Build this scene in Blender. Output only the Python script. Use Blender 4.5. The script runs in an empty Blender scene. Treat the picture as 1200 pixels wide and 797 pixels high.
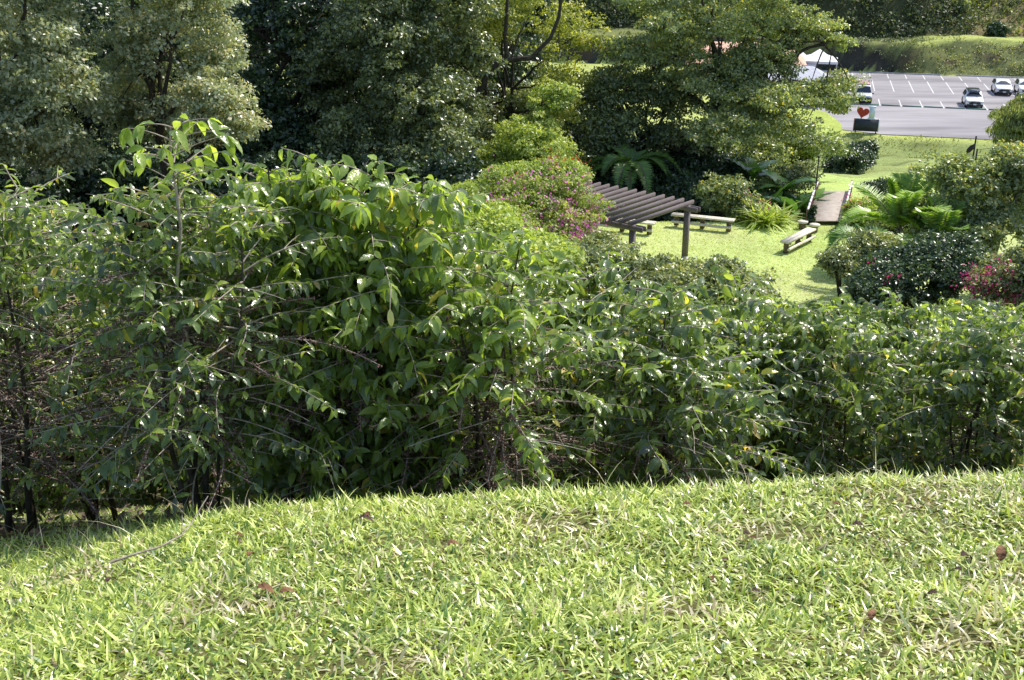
import bpy, math, random
import numpy as np
from mathutils import Vector
R = math.radians
rng = np.random.default_rng(11)
scene = bpy.context.scene
col = scene.collection
# ------------------------------------------------------------------ camera
PITCH, FPX = R(21.5), 1287.0
cam_d = bpy.data.cameras.new('camera'); cam = bpy.data.objects.new('camera', cam_d); col.objects.link(cam)
cam_d.sensor_width = 36; cam_d.lens = 36*FPX/1200; cam_d.clip_start = .05; cam_d.clip_end = 3000
cam.location = (0, 0, 0); cam.rotation_euler = (math.pi/2-PITCH, 0, 0); scene.camera = cam
def ray(px, py):
    a, b = (px-600)/FPX, (398.5-py)/FPX
    return np.array([a, math.cos(PITCH)+b*math.sin(PITCH), -math.sin(PITCH)+b*math.cos(PITCH)])
def at(px, py, Y):            # point in the world at forward distance Y seen at that pixel
    r = ray(px, py); return r*(Y/r[1])
def onz(px, py, z):
    r = ray(px, py); return r*(z/r[2])
def X(px, Y, z):              # world x for a pixel column at known Y, z
    return (px-600)/FPX*(Y*math.cos(PITCH)-z*math.sin(PITCH))
# ------------------------------------------------------------------ light
SAZ, SEL = R(54), R(52)       # azimuth clockwise from +Y, elevation
sd = bpy.data.lights.new('sun', 'SUN'); so = bpy.data.objects.new('sun', sd); col.objects.link(so)
sd.energy = 5.0; sd.angle = R(.55); sd.color = (1, .95, .86)
S = Vector((math.sin(SAZ)*math.cos(SEL), math.cos(SAZ)*math.cos(SEL), math.sin(SEL)))
so.rotation_euler = S.to_track_quat('Z', 'Y').to_euler()
w = bpy.data.worlds.new('World'); scene.world = w; w.use_nodes = True
nt = w.node_tree; bg = nt.nodes['Background']
sk = nt.nodes.new('ShaderNodeTexSky'); sk.sky_type = 'NISHITA'; sk.sun_disc = False
sk.sun_elevation = SEL; sk.sun_rotation = SAZ; sk.air_density = 1.0; sk.dust_density = 1.5
nt.links.new(sk.outputs[0], bg.inputs[0]); bg.inputs[1].default_value = .22
scene.view_settings.view_transform = 'Standard'; scene.view_settings.look = 'None'; scene.view_settings.exposure = 0
scene.cycles.max_bounces = 6; scene.cycles.transmission_bounces = 4; scene.cycles.diffuse_bounces = 3
scene.cycles.glossy_bounces = 2; scene.cycles.caustics_reflective = False; scene.cycles.caustics_refractive = False

# ------------------------------------------------------------------ materials
def newmat(name):
    m = bpy.data.materials.new(name); m.use_nodes = True
    t = m.node_tree; b = t.nodes['Principled BSDF']; return m, t, b
def ramp(t, stops):
    r = t.nodes.new('ShaderNodeValToRGB'); e = r.color_ramp.elements
    e[0].position, e[0].color = stops[0][0], (*stops[0][1], 1); e[1].position, e[1].color = stops[-1][0], (*stops[-1][1], 1)
    for p, c in stops[1:-1]:
        k = e.new(p); k.color = (*c, 1)
    return r
def leafmat(name, stops, rough=.38, trans=.35, tcol=1.6, spec=.5, bump=0., ttint=(1.0, 1.0, .35)):
    """stops: ramp over the per-leaf random value; translucent light is yellower than reflected light"""
    m, t, b = newmat(name)
    a = t.nodes.new('ShaderNodeAttribute'); a.attribute_name = 'rnd'
    r = ramp(t, stops); t.links.new(a.outputs['Fac'], r.inputs[0])
    n = t.nodes.new('ShaderNodeTexNoise'); n.inputs['Scale'].default_value = 9; n.inputs['Detail'].default_value = 2
    tc = t.nodes.new('ShaderNodeTexCoord'); t.links.new(tc.outputs['Object'], n.inputs['Vector'])
    hv = t.nodes.new('ShaderNodeHueSaturation'); mr = t.nodes.new('ShaderNodeMapRange')
    mr.inputs[3].default_value = .7; mr.inputs[4].default_value = 1.3
    t.links.new(n.outputs[0], mr.inputs[0]); t.links.new(mr.outputs[0], hv.inputs['Value']); t.links.new(r.outputs[0], hv.inputs['Color'])
    t.links.new(hv.outputs[0], b.inputs['Base Color'])
    b.inputs['Roughness'].default_value = rough; b.inputs['Specular IOR Level'].default_value = spec
    if bump:
        n2 = t.nodes.new('ShaderNodeTexNoise'); n2.inputs['Scale'].default_value = 45; n2.inputs['Detail'].default_value = 2; t.links.new(tc.outputs['Object'], n2.inputs['Vector'])
        bp = t.nodes.new('ShaderNodeBump'); bp.inputs['Strength'].default_value = bump; bp.inputs['Distance'].default_value = .012
        t.links.new(n2.outputs[0], bp.inputs['Height']); t.links.new(bp.outputs[0], b.inputs['Normal'])
    tr = t.nodes.new('ShaderNodeBsdfTranslucent'); mul = t.nodes.new('ShaderNodeMix'); mul.data_type = 'RGBA'; mul.blend_type = 'MULTIPLY'
    mul.inputs[0].default_value = 1; mul.inputs[7].default_value = (tcol*ttint[0], tcol*ttint[1], tcol*ttint[2], 1)
    t.links.new(hv.outputs[0], mul.inputs[6]); t.links.new(mul.outputs[2], tr.inputs[0])
    mx = t.nodes.new('ShaderNodeMixShader'); mx.inputs[0].default_value = trans
    out = t.nodes['Material Output']
    t.links.new(b.outputs[0], mx.inputs[1]); t.links.new(tr.outputs[0], mx.inputs[2]); t.links.new(mx.outputs[0], out.inputs[0])
    return m
def mat(name, c1, c2=None, scale=6, rough=.8, bump=0, bscale=None, spec=.3, metal=0, stretch=None, coat=0):
    m, t, b = newmat(name)
    b.inputs['Roughness'].default_value = rough; b.inputs['Specular IOR Level'].default_value = spec
    b.inputs['Metallic'].default_value = metal; b.inputs['Coat Weight'].default_value = coat
    c2 = c2 or tuple(v*.8 for v in c1)
    tc = t.nodes.new('ShaderNodeTexCoord'); mp = t.nodes.new('ShaderNodeMapping'); t.links.new(tc.outputs['Object'], mp.inputs[0])
    if stretch: mp.inputs['Scale'].default_value = stretch
    n = t.nodes.new('ShaderNodeTexNoise'); n.inputs['Scale'].default_value = scale; n.inputs['Detail'].default_value = 5
    t.links.new(mp.outputs[0], n.inputs['Vector'])
    r = ramp(t, [(.32, c1), (.68, c2)]); t.links.new(n.outputs[0], r.inputs[0]); t.links.new(r.outputs[0], b.inputs['Base Color'])
    if bump:
        n2 = t.nodes.new('ShaderNodeTexNoise'); n2.inputs['Scale'].default_value = bscale or scale*4; n2.inputs['Detail'].default_value = 4
        t.links.new(mp.outputs[0], n2.inputs['Vector'])
        bm_ = t.nodes.new('ShaderNodeBump'); bm_.inputs['Strength'].default_value = bump; bm_.inputs['Distance'].default_value = .02
        t.links.new(n2.outputs[0], bm_.inputs['Height']); t.links.new(bm_.outputs[0], b.inputs['Normal'])
    return m
G = lambda *s: list(s)
M = {}
M['coffee'] = leafmat('coffee_leaf', G((0, (.055, .08, .045)), (.35, (.10, .155, .05)), (.7, (.25, .335, .08)), (.93, (.42, .50, .12)), (.95, (.36, .24, .12)), (.97, (.62, .58, .12)), (1, (.62, .45, .10))), rough=.24, trans=.42, tcol=2.3, spec=1.0, bump=.45, ttint=(1, 1, .42))
M['coffee2'] = leafmat('coffee_leaf_light', G((0, (.08, .12, .05)), (.5, (.19, .275, .065)), (.93, (.42, .51, .12)), (.96, (.6, .56, .10)), (1, (.6, .47, .10))), rough=.24, trans=.44, tcol=2.3, spec=1.0, bump=.45, ttint=(1, 1, .42))
M['pale'] = leafmat('pale_leaf', G((0, (.09, .11, .06)), (.5, (.28, .33, .21)), (.85, (.52, .57, .40)), (1, (.60, .52, .30))), rough=.32, trans=.42, tcol=1.5, spec=.8, ttint=(1, 1, .5))
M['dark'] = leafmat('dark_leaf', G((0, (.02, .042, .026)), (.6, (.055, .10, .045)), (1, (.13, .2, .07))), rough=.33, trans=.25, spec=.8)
M['mid'] = leafmat('mid_leaf', G((0, (.055, .085, .045)), (.5, (.20, .245, .10)), (.9, (.40, .45, .18)), (1, (.42, .40, .14))), rough=.32, trans=.33, tcol=1.7, spec=.9, ttint=(1, 1, .5))
M['yellow'] = leafmat('yellow_green_leaf', G((0, (.13, .18, .035)), (.5, (.34, .38, .10)), (.9, (.54, .56, .18)), (1, (.58, .5, .14))), rough=.4, trans=.45, tcol=1.7)
M['spread'] = leafmat('spreading_leaf', G((0, (.08, .11, .06)), (.45, (.23, .29, .14)), (.8, (.42, .48, .24)), (.93, (.5, .54, .28)), (.96, (.55, .42, .08)), (1, (.55, .44, .12))), rough=.34, trans=.42, tcol=1.7, spec=.8)
M['boug'] = leafmat('bougainvillea_leaf', G((0, (.10, .16, .05)), (.5, (.30, .40, .10)), (1, (.58, .62, .2))), rough=.42, trans=.36, tcol=1.8)
M['magenta'] = leafmat('magenta_bract', G((0, (.62, .14, .42)), (.6, (.78, .30, .60)), (1, (.85, .48, .74))), rough=.6, trans=.4, ttint=(1, .6, 1), tcol=1.3)
M['crimson'] = leafmat('crimson_bract', G((0, (.5, .04, .16)), (.6, (.72, .08, .28)), (1, (.8, .2, .38))), rough=.6, trans=.4, ttint=(1, .6, .9), tcol=1.3)
M['orange'] = leafmat('orange_flower', G((0, (.5, .05, .02)), (1, (.65, .16, .03))), rough=.6, trans=.4, ttint=(1, .7, .5), tcol=1.2)
M['palm'] = leafmat('palm_leaf', G((0, (.08, .16, .04)), (.6, (.2, .36, .06)), (1, (.36, .5, .1))), rough=.35, trans=.35, tcol=1.8, spec=.8)
M['banana'] = leafmat('banana_leaf', G((0, (.04, .09, .035)), (.6, (.12, .25, .06)), (1, (.3, .5, .08))), rough=.3, trans=.35, tcol=2.2, spec=.8)
M['grass'] = leafmat('grass_blade', G((0, (.10, .20, .035)), (.35, (.34, .43, .075)), (.62, (.60, .70, .15)), (.84, (.80, .84, .33)), (.87, (.74, .70, .42)), (.92, (.8, .72, .5)), (1, (.42, .32, .2))), rough=.33, trans=.3, tcol=1.5, spec=.9, ttint=(1, 1, .5))
M['scrub'] = leafmat('hillside_leaf', G((0, (.07, .10, .055)), (.45, (.19, .23, .09)), (.8, (.42, .44, .11)), (1, (.6, .54, .17))), rough=.5, trans=.35, tcol=1.5)
M['litter'] = leafmat('leaf_litter', G((0, (.07, .045, .03)), (.5, (.17, .11, .07)), (.8, (.28, .2, .13)), (1, (.12, .2, .04))), rough=.7, trans=.1)
M['bark'] = mat('dark_bark', (.035, .028, .022), (.10, .085, .065), 14, .9, .6)
M['palebark'] = mat('pale_bark', (.16, .14, .11), (.30, .27, .22), 14, .85, .5)
M['twig'] = mat('grey_twig', (.24, .19, .15), (.50, .44, .38), 25, .8, .3)
M['berry'] = mat('dried_berry', (.09, .045, .04), (.22, .12, .11), 40, .55, spec=.5)
M['pergola'] = mat('brown_stained_timber', (.105, .085, .09), (.20, .165, .175), 5, .65, .4, 30, stretch=(1, 6, 6))
M['wood'] = mat('weathered_pale_timber', (.58, .52, .42), (.78, .73, .62), 6, .8, .5, 30)
M['wood_dark'] = mat('old_log', (.12, .09, .065), (.24, .18, .13), 9, .9, .5)
M['deck'] = mat('deck_boards', (.40, .34, .29), (.54, .48, .43), 3, .8, .3, 20)
M['white'] = mat('white_paint', (.78, .79, .80), (.70, .71, .72), 4, .5)
M['carwhite'] = mat('white_car_paint', (.80, .81, .82), (.76, .77, .78), 1.5, .22, coat=.8, spec=.5)
M['cardark'] = mat('black_car_paint', (.03, .032, .036), (.04, .042, .046), 1.5, .2, coat=.8, spec=.5)
M['carred'] = mat('faded_red_paint', (.55, .30, .34), (.48, .25, .28), 2, .4)
M['glass'] = mat('dark_glass', (.03, .04, .07), (.02, .03, .05), 1, .06, spec=.9)
M['rubber'] = mat('black_rubber', (.02, .02, .02), (.03, .03, .03), 6, .7)
M['trim'] = mat('black_plastic', (.03, .03, .033), (.045, .045, .048), 6, .5)
M['rim'] = mat('alloy_rim', (.45, .46, .48), (.35, .36, .38), 4, .3, metal=.8)
M['lamp'] = mat('headlamp_lens', (.7, .72, .74), (.55, .58, .6), 8, .1, spec=.8)
M['asphalt'] = mat('parking_asphalt', (.21, .195, .205), (.38, .355, .365), .22, .9, .25, 8, stretch=(.35, 1.6, 1))
M['paint'] = mat('road_paint', (.74, .74, .74), (.5, .5, .5), 3, .7)
M['kerb'] = mat('green_wheel_stop', (.10, .22, .17), (.16, .28, .22), 4, .7)
M['concrete'] = mat('concrete', (.42, .40, .38), (.55, .53, .50), 3, .85, .3)
M['heart'] = mat('red_heart_paint', (.52, .06, .045), (.38, .04, .03), 4, .5)
M['board'] = mat('dark_board', (.035, .04, .055), (.055, .06, .075), 5, .6)
M['bluew'] = mat('pale_blue_white', (.66, .74, .86), (.74, .80, .9), 3, .5)
M['tile'] = mat('orange_roof_tile', (.58, .33, .22), (.70, .46, .36), 5, .8, .5, 12)
M['wall'] = mat('pale_wall', (.55, .52, .54), (.66, .64, .66), 2, .9)
M['roofgrey'] = mat('grey_roof', (.36, .37, .42), (.46, .47, .52), 2, .6)
M['tent'] = mat('white_canvas', (.8, .8, .82), (.7, .7, .73), 3, .7)
M['iron'] = mat('black_iron', (.02, .02, .022), (.04, .035, .035), 9, .5)
M['rail'] = mat('reddish_rail', (.26, .13, .10), (.36, .2, .16), 6, .7)
M['spadix'] = mat('pale_yellow_leaf', (.80, .74, .34), (.7, .68, .30), 20, .6)
M['dryleaf'] = mat('dry_brown_leaf', (.13, .06, .03), (.26, .13, .065), 30, .75, .4)
M['dryleaf2'] = mat('dry_dark_leaf', (.05, .03, .025), (.12, .07, .05), 30, .8, .4)

def terrain_mat():
    m, t, b = newmat('ground_cover')
    a = t.nodes.new('ShaderNodeAttribute'); a.attribute_name = 'gcol'
    tc = t.nodes.new('ShaderNodeTexCoord')
    def noise(s, d=6, r=.6):
        n = t.nodes.new('ShaderNodeTexNoise'); n.inputs['Scale'].default_value = s; n.inputs['Detail'].default_value = d; n.inputs['Roughness'].default_value = r
        t.links.new(tc.outputs['Object'], n.inputs['Vector']); return n
    n1, n2, n3 = noise(.35, 4), noise(4.5, 8, .75), noise(30, 5, .7)
    def mr(n, lo, hi):
        q = t.nodes.new('ShaderNodeMapRange'); q.inputs[1].default_value = .3; q.inputs[2].default_value = .7; q.inputs[3].default_value = lo; q.inputs[4].default_value = hi
        t.links.new(n.outputs[0], q.inputs[0]); return q
    q1, q2, q3 = mr(n1, .82, 1.15), mr(n2, .7, 1.25), mr(n3, .7, 1.2)
    ml = t.nodes.new('ShaderNodeMath'); ml.operation = 'MULTIPLY'; t.links.new(q1.outputs[0], ml.inputs[0]); t.links.new(q2.outputs[0], ml.inputs[1])
    m2 = t.nodes.new('ShaderNodeMath'); m2.operation = 'MULTIPLY'; t.links.new(ml.outputs[0], m2.inputs[0]); t.links.new(q3.outputs[0], m2.inputs[1])
    h = t.nodes.new('ShaderNodeHueSaturation'); t.links.new(a.outputs['Color'], h.inputs['Color']); t.links.new(m2.outputs[0], h.inputs['Value'])
    hq = mr(n2, .485, .515); t.links.new(hq.outputs[0], h.inputs['Hue'])
    t.links.new(h.outputs[0], b.inputs['Base Color']); b.inputs['Roughness'].default_value = .95; b.inputs['Specular IOR Level'].default_value = .1
    bp = t.nodes.new('ShaderNodeBump'); bp.inputs['Strength'].default_value = .7; bp.inputs['Distance'].default_value = .12
    t.links.new(n2.outputs[0], bp.inputs['Height']); t.links.new(bp.outputs[0], b.inputs['Normal'])
    return m
M['ground'] = terrain_mat()

# ------------------------------------------------------------------ mesh helpers
class MB:
    """collects numpy geometry; build() links it as one mesh object"""
    def __init__(s): s.v = []; s.f = []; s.r = []; s.n = 0
    def add(s, v, f, r=None):
        v = np.asarray(v, float).reshape(-1, 3); f = np.asarray(f, int)
        s.v.append(v); s.f.append(f+s.n); s.r.append(np.full(len(v), .5) if r is None else np.broadcast_to(r, (len(v),)).astype(float)); s.n += len(v); return s
    def mesh(s, name, m, smooth=False):
        me = bpy.data.meshes.new(name); v = np.concatenate(s.v)
        me.vertices.add(len(v)); me.vertices.foreach_set('co', v.ravel().astype(np.float32))
        lens = np.concatenate([np.full(len(f), f.shape[1]) for f in s.f]); idx = np.concatenate([f.ravel() for f in s.f])
        st = np.concatenate([[0], np.cumsum(lens)[:-1]])
        me.loops.add(len(idx)); me.loops.foreach_set('vertex_index', idx.astype(np.int32))
        me.polygons.add(len(lens)); me.polygons.foreach_set('loop_start', st.astype(np.int32))
        try: me.polygons.foreach_set('loop_total', lens.astype(np.int32))
        except Exception: pass
        if smooth: me.polygons.foreach_set('use_smooth', np.ones(len(lens), bool))
        at_ = me.attributes.new('rnd', 'FLOAT', 'POINT'); at_.data.foreach_set('value', np.concatenate(s.r).astype(np.float32))
        me.update(calc_edges=True); me.materials.append(m); return me
    def build(s, name, m, parent=None, smooth=False, kind=None, label=None):
        o = bpy.data.objects.new(name, s.mesh(name, m, smooth)); col.objects.link(o)
        if parent: o.parent = parent
        if kind: o['kind'] = kind
        if label: o['label'] = label
        return o
    # shapes
    def box(s, c, size, rz=0, rx=0, ry=0, taper=(1, 1), r=None):
        x, y, z = np.array(size)/2
        tx, ty = taper
        v = np.array([(-x, -y, -z), (x, -y, -z), (x, y, -z), (-x, y, -z), (-x*tx, -y*ty, z), (x*tx, -y*ty, z), (x*tx, y*ty, z), (-x*tx, y*ty, z)])
        v = rot(v, rx, ry, rz)+np.array(c)
        return s.add(v, [(0, 3, 2, 1), (4, 5, 6, 7), (0, 1, 5, 4), (1, 2, 6, 5), (2, 3, 7, 6), (3, 0, 4, 7)], r)
    def beam(s, a, b, wd, h):          # rectangular bar from a to b
        a, b = np.array(a, float), np.array(b, float); d = b-a; L = np.linalg.norm(d); d /= L
        sd_ = np.cross(d, (0, 0, 1)); 
        if np.linalg.norm(sd_) < 1e-3: sd_ = np.array((1., 0, 0))
        sd_ /= np.linalg.norm(sd_); up = np.cross(sd_, d)
        v = [p+sd_*i*wd/2+up*j*h/2 for p in (a, b) for i, j in ((-1, -1), (1, -1), (1, 1), (-1, 1))]
        return s.add(v, [(0, 1, 2, 3), (7, 6, 5, 4), (0, 4, 5, 1), (1, 5, 6, 2), (2, 6, 7, 3), (3, 7, 4, 0)])
    def tube(s, pts, rad, k=6, cap=True):
        P = np.asarray(pts, float); n = len(P); rad = np.broadcast_to(rad, (n,))
        T = np.gradient(P, axis=0); T /= np.linalg.norm(T, axis=1)[:, None]+1e-9
        ref = np.array((0, 0, 1.)) if abs(T[:, 2]).mean() < .8 else np.array((1., 0, 0))
        A = np.cross(T, ref); A /= np.linalg.norm(A, axis=1)[:, None]+1e-9; B = np.cross(T, A)
        an = np.arange(k)*2*math.pi/k
        ring = P[:, None]+rad[:, None, None]*(np.cos(an)[None, :, None]*A[:, None]+np.sin(an)[None, :, None]*B[:, None])
        i = np.arange(n-1)[:, None]*k; j = np.arange(k)[None]; j2 = (j+1) % k
        f = np.stack([i+j, i+j2, i+k+j2, i+k+j], -1).reshape(-1, 4)
        s.add(ring.reshape(-1, 3), f)
        if cap and k > 3:
            for e, o in ((0, -1), (n-1, 1)):
                s.add(np.concatenate([ring[e], P[e:e+1]]), [(q, (q+1) % k, k) if o > 0 else ((q+1) % k, q, k) for q in range(k)])
        return s
    def lathe(s, c, prof, k=20, axis='z'):
        n = len(prof); an = np.arange(k)*2*math.pi/k
        v = np.array([[(r*math.cos(a), r*math.sin(a), z) for a in an] for r, z in prof]).reshape(-1, 3)
        if axis == 'x': v = v[:, [2, 0, 1]]
        f = [(i*k+j, i*k+(j+1) % k, (i+1)*k+(j+1) % k, (i+1)*k+j) for i in range(n-1) for j in range(k)]
        return s.add(v+np.array(c), f)
    def leaves(s, T, F, P, D, N, S_, rnd, bend=None, width=None):
        m = len(P); D = nrm(D); Xv = nrm(np.cross(D, N)); Z = np.cross(Xv, D)
        t = np.broadcast_to(T, (m,)+T.shape).copy()
        if width is not None: t[:, :, 0] *= width[:, None]
        if bend is not None: t[:, :, 2] -= bend[:, None]*t[:, :, 1]**2; t[:, :, 1] -= .25*abs(bend[:, None])*t[:, :, 1]**3
        v = P[:, None]+S_[:, None, None]*(t[:, :, :1]*Xv[:, None]+t[:, :, 1:2]*D[:, None]+t[:, :, 2:]*Z[:, None])
        f = (F[None]+(np.arange(m)*len(T))[:, None, None]).reshape(-1, F.shape[1])
        return s.add(v.reshape(-1, 3), f, np.repeat(rnd, len(T)))
def nrm(a): return a/(np.linalg.norm(a, axis=-1, keepdims=True)+1e-9)
def rot(v, rx=0, ry=0, rz=0):
    v = np.asarray(v, float)
    for a, (i, j) in ((rx, (1, 2)), (ry, (2, 0)), (rz, (0, 1))):
        if a:
            c, s_ = math.cos(a), math.sin(a); v = v.copy(); p, q = v[:, i].copy(), v[:, j].copy(); v[:, i] = c*p-s_*q; v[:, j] = s_*p+c*q
    return v
def tag(o, label=None, cat=None, group=None, kind=None):
    if label: o['label'] = label
    if cat: o['category'] = cat
    if group: o['group'] = group
    if kind: o['kind'] = kind
    return o
def thing(name, label, cat, loc=(0, 0, 0), rz=0, group=None):
    o = bpy.data.objects.new(name, None); col.objects.link(o); o.empty_display_size = .1
    o.location = tuple(float(q) for q in loc); o.rotation_euler = (0, 0, rz); return tag(o, label, cat, group)
def copy_tree(o, parent=None):
    c = o.copy(); col.objects.link(c); c.parent = parent
    for ch in [q for q in bpy.data.objects if q.parent == o]: copy_tree(ch, c)
    return c
def dup(o, loc, rz=0, sc=1, label=None, group=None):
    kids = KIDS.get(o.name)
    c = o.copy(); col.objects.link(c); c.location = tuple(float(q) for q in loc); c.rotation_euler = (0, 0, rz); c.scale = (sc,)*3 if np.isscalar(sc) else sc
    for ch in kids:
        d = ch.copy(); col.objects.link(d); d.parent = c
    if label: c['label'] = label
    if group: c['group'] = group
    return c
KIDS = {}
# leaf templates: x across, y along, z up
def leaf_template(seg, wmax=.2, fold=.25, wave=.0, tip=1.6):
    V, F = [], []
    for i in range(seg+1):
        t_ = i/seg; wd = wmax*math.sin(math.pi*min(1, t_**.82))**.8*(1 if t_ < .98 else 0)
        if i == seg: wd = 0.004
        if i == 0: wd = .012
        wz = wave*math.sin(i*2.6)
        V += [(-wd, t_, wd*fold+wz), (0, t_, 0), (wd, t_, wd*fold-wz)]
    for i in range(seg):
        a = 3*i; F += [(a, a+1, a+4, a+3), (a+1, a+2, a+5, a+4)]
    return np.array(V), np.array(F)
LT_fine = leaf_template(7, .215, .35, .02)
LT_med = leaf_template(3, .22, .3)
LT_kite = (np.array([(0, 0, 0), (.26, .5, .06), (0, 1, 0), (-.26, .5, .06)]), np.array([(0, 1, 2), (0, 2, 3)]))
LT_thin = (np.array([(0, 0, 0), (.1, .4, .02), (0, 1, -.1), (-.1, .4, .02)]), np.array([(0, 1, 2), (0, 2, 3)]))

# ------------------------------------------------------------------ terrain
LZ = -20.4; LROT = R(15)
def lotuv(x, y): return x*math.cos(LROT)-y*math.sin(LROT), x*math.sin(LROT)+y*math.cos(LROT)   # u along rows, v across
def lotxy(u, v): return u*math.cos(LROT)+v*math.sin(LROT), -u*math.sin(LROT)+v*math.cos(LROT)
V_NEAR, V_FAR = 112.6, 155.2
def sst(a, b, x):
    t = np.clip((x-a)/(b-a), 0, 1); return t*t*(3-2*t)
def hn(x, y, s, seed=0):       # cheap smooth noise
    k = seed*1.7
    return (np.sin(x*s*1.0+k+1.3*np.sin(y*s*.7+k))+np.sin(y*s*1.3-k*2+1.1*np.sin(x*s*.9+2*k))+np.sin((x+y)*s*1.9+k*3)*.5)/2.5
YK = [-60, 0, 4.05, 5, 7, 10, 15, 20, 30, 38.5, 53, 62, 101, 140]
ZK = [4, -1.60, -2.30, -2.66, -3.75, -5.35, -7.4, -9.25, -12.35, -14.0, -14.15, -14.75, -21.75, -21.75]
def g(x, y):
    x = np.asarray(x, float); y = np.asarray(y, float)
    cr = 4.05+.05*hn(x, y, 1.1, 3)
    z = np.interp(y-(cr-4.05)*sst(1, 4, y)*(1-sst(6, 12, y)), YK, ZK)
    near = 1-sst(8, 25, abs(y))
    z = z+near*(.045*np.clip(x, -6, 6)-.30*sst(-.4, -2.6, x)*sst(2.2, 4.3, y))
    z = z-sst(4.1, 4.75, y)*sst(-1.8, .6, x)*.42*(1-sst(12, 25, y))
    z = z+.018*hn(x, y, 5, 1)*near+.05*hn(x, y, .9, 2)*(1-sst(36, 40, y))
    z = z+sst(-2, -14, x)*sst(12, 25, y)*1.0*(1-sst(34, 44, y))
    # gully under the bridge
    z = z-1.8*np.exp(-((y-55.2)/2.0)**2)*(1-.0*x)
    u, v = lotuv(x, y)
    far = sst(70, 95, y)
    bump_ = (.5*hn(x, y, .35, 5)+.3*hn(x, y, .9, 6))*sst(60, 70, y)*(1-sst(V_NEAR-9, V_NEAR-2, v))
    z = z+bump_
    bank = sst(V_NEAR-6.5, V_NEAR-.8, v)
    z = z*(1-bank)+(LZ-.05)*bank
    # embankment behind the lot, steep, then a terrace, then the hillside
    ux = u+hn(x, y, .3, 7)*1.5
    wdt = 1.2+4.5*sst(11, 19, ux)                 # gentler to the right
    e = np.clip(0+1.0*(v-V_FAR-.8+.9*hn(x, y, .45, 8)+.35*hn(x, y, 1.6, 18))/wdt, 0, 1)
    ztop = LZ+3.8+.35*hn(x, y, .2, 9)+.15*hn(x, y, 1.1, 19)
    z = np.where(v > V_FAR, (LZ-.05)*(1-e)+ztop*e, z)
    hv = np.clip(v-(V_FAR+9+4*sst(8, 25, ux)), 0, None)
    steep = 1.15-.6*sst(13, 24, ux)
    hill = steep*hv/(1+hv/110)+1.4*hn(x, y, .11, 4)*sst(0, 14, hv)+.5*hn(x, y, .37, 6)*sst(0, 6, hv)
    return z+np.where(v > V_FAR, hill, 0)
def gz(x, y): return float(g(x, y))

def ground_colour(x, y):
    n = len(x); u, v = lotuv(x, y)
    thatch = np.array((.19, .19, .065)); litter = np.array((.13, .115, .05)); lawn = np.array((.49, .62, .19)); dry = np.array((.57, .60, .26)); rough_g = np.array((.27, .32, .11))
    hillc = np.array((.13, .14, .065)); bankc = np.array((.19, .21, .08)); soil = np.array((.10, .07, .05)); hdry_lit = np.array((.34, .27, .13)); lit = np.array((.42, .47, .14))
    def mixc(c, d, k): return c*(1-k[:, None])+d*k[:, None]
    c = np.tile(thatch, (n, 1))
    c = mixc(c, litter, sst(4.3, 5.2, y)); c = mixc(c, np.array((.30, .34, .10)), sst(5.2, 6, y)*(1-sst(9, 11, y))*np.clip(.5+.9*hn(x, y, 1.9, 14), 0, 1)); c = mixc(c, litter*.45, sst(-5, -8, x)*sst(34, 38, y))  # far-left litter darkened: shade under the trees put into the colour
    lk = sst(38.2, 39.4, y+.5*hn(x, y, .8, 2))*(1-sst(51.8, 53, y+.4*hn(x, y, .9, 4)))*sst(-9, -5, x)
    c = mixc(c, lawn, lk); c = mixc(c, dry, lk*np.clip(.35+.5*hn(x, y, .5, 9), 0, .8))
    c = mixc(c, rough_g*1.35, sst(56.5, 58.5, y)*sst(6, 12, x)); c = mixc(c, lawn, sst(56.5, 58.5, y)*(1-sst(66, 72, y))*sst(6, 12, x)*.9); c = mixc(c, lawn*.8, sst(92, 95, y)*(1-sst(99, 103, y))*sst(30, 40, x)*.8)
    bk = sst(66, 80, y)*(1-sst(V_NEAR-2.2, V_NEAR-1.0, v)); c = mixc(c, rough_g*1.1, bk*np.clip(.75+.4*hn(x, y, .6, 3), 0, 1)); c = mixc(c, rough_g*.5, bk*np.clip(hn(x, y*2.2, .9, 13)*1.4-.2, 0, .85)*sst(80, 92, y))
    c = mixc(c, lit*1.15, sst(V_NEAR-2.8, V_NEAR-1.2, v))  # sunlit rim of the bank top painted as a brighter tone
    e = v > V_FAR
    emb = np.where(e, 1., 0)
    ux = u+hn(x, y, .3, 7)*1.5
    wdt = 1.2+4.5*sst(11, 19, ux)
    face = (v-V_FAR-.8)/wdt
    c = mixc(c, bankc, emb*(face > -.2)); c = mixc(c, np.array((.06, .06, .05)), emb*(face > -.2)*(face < 1)*(1-sst(10, 14, ux)))  # shade on the left part of the face painted near-black
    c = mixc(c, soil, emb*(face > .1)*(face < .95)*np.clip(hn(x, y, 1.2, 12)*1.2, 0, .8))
    c = mixc(c, lit, emb*(face > .93)*(.06+.94*sst(10, 14, ux)));  # sunlit ledge painted bright at right, left end kept dim
    hv = v-(V_FAR+7.5+4*sst(8, 25, ux))
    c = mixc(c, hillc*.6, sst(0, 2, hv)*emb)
    c = mixc(c, hdry_lit, sst(0, 3, hv)*emb*sst(17, 26, u)*np.clip(.5+.7*hn(x, y, .22, 15), 0, 1))  # dry patches kept to the right, painting the hill's sunlit side
    return c
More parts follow.
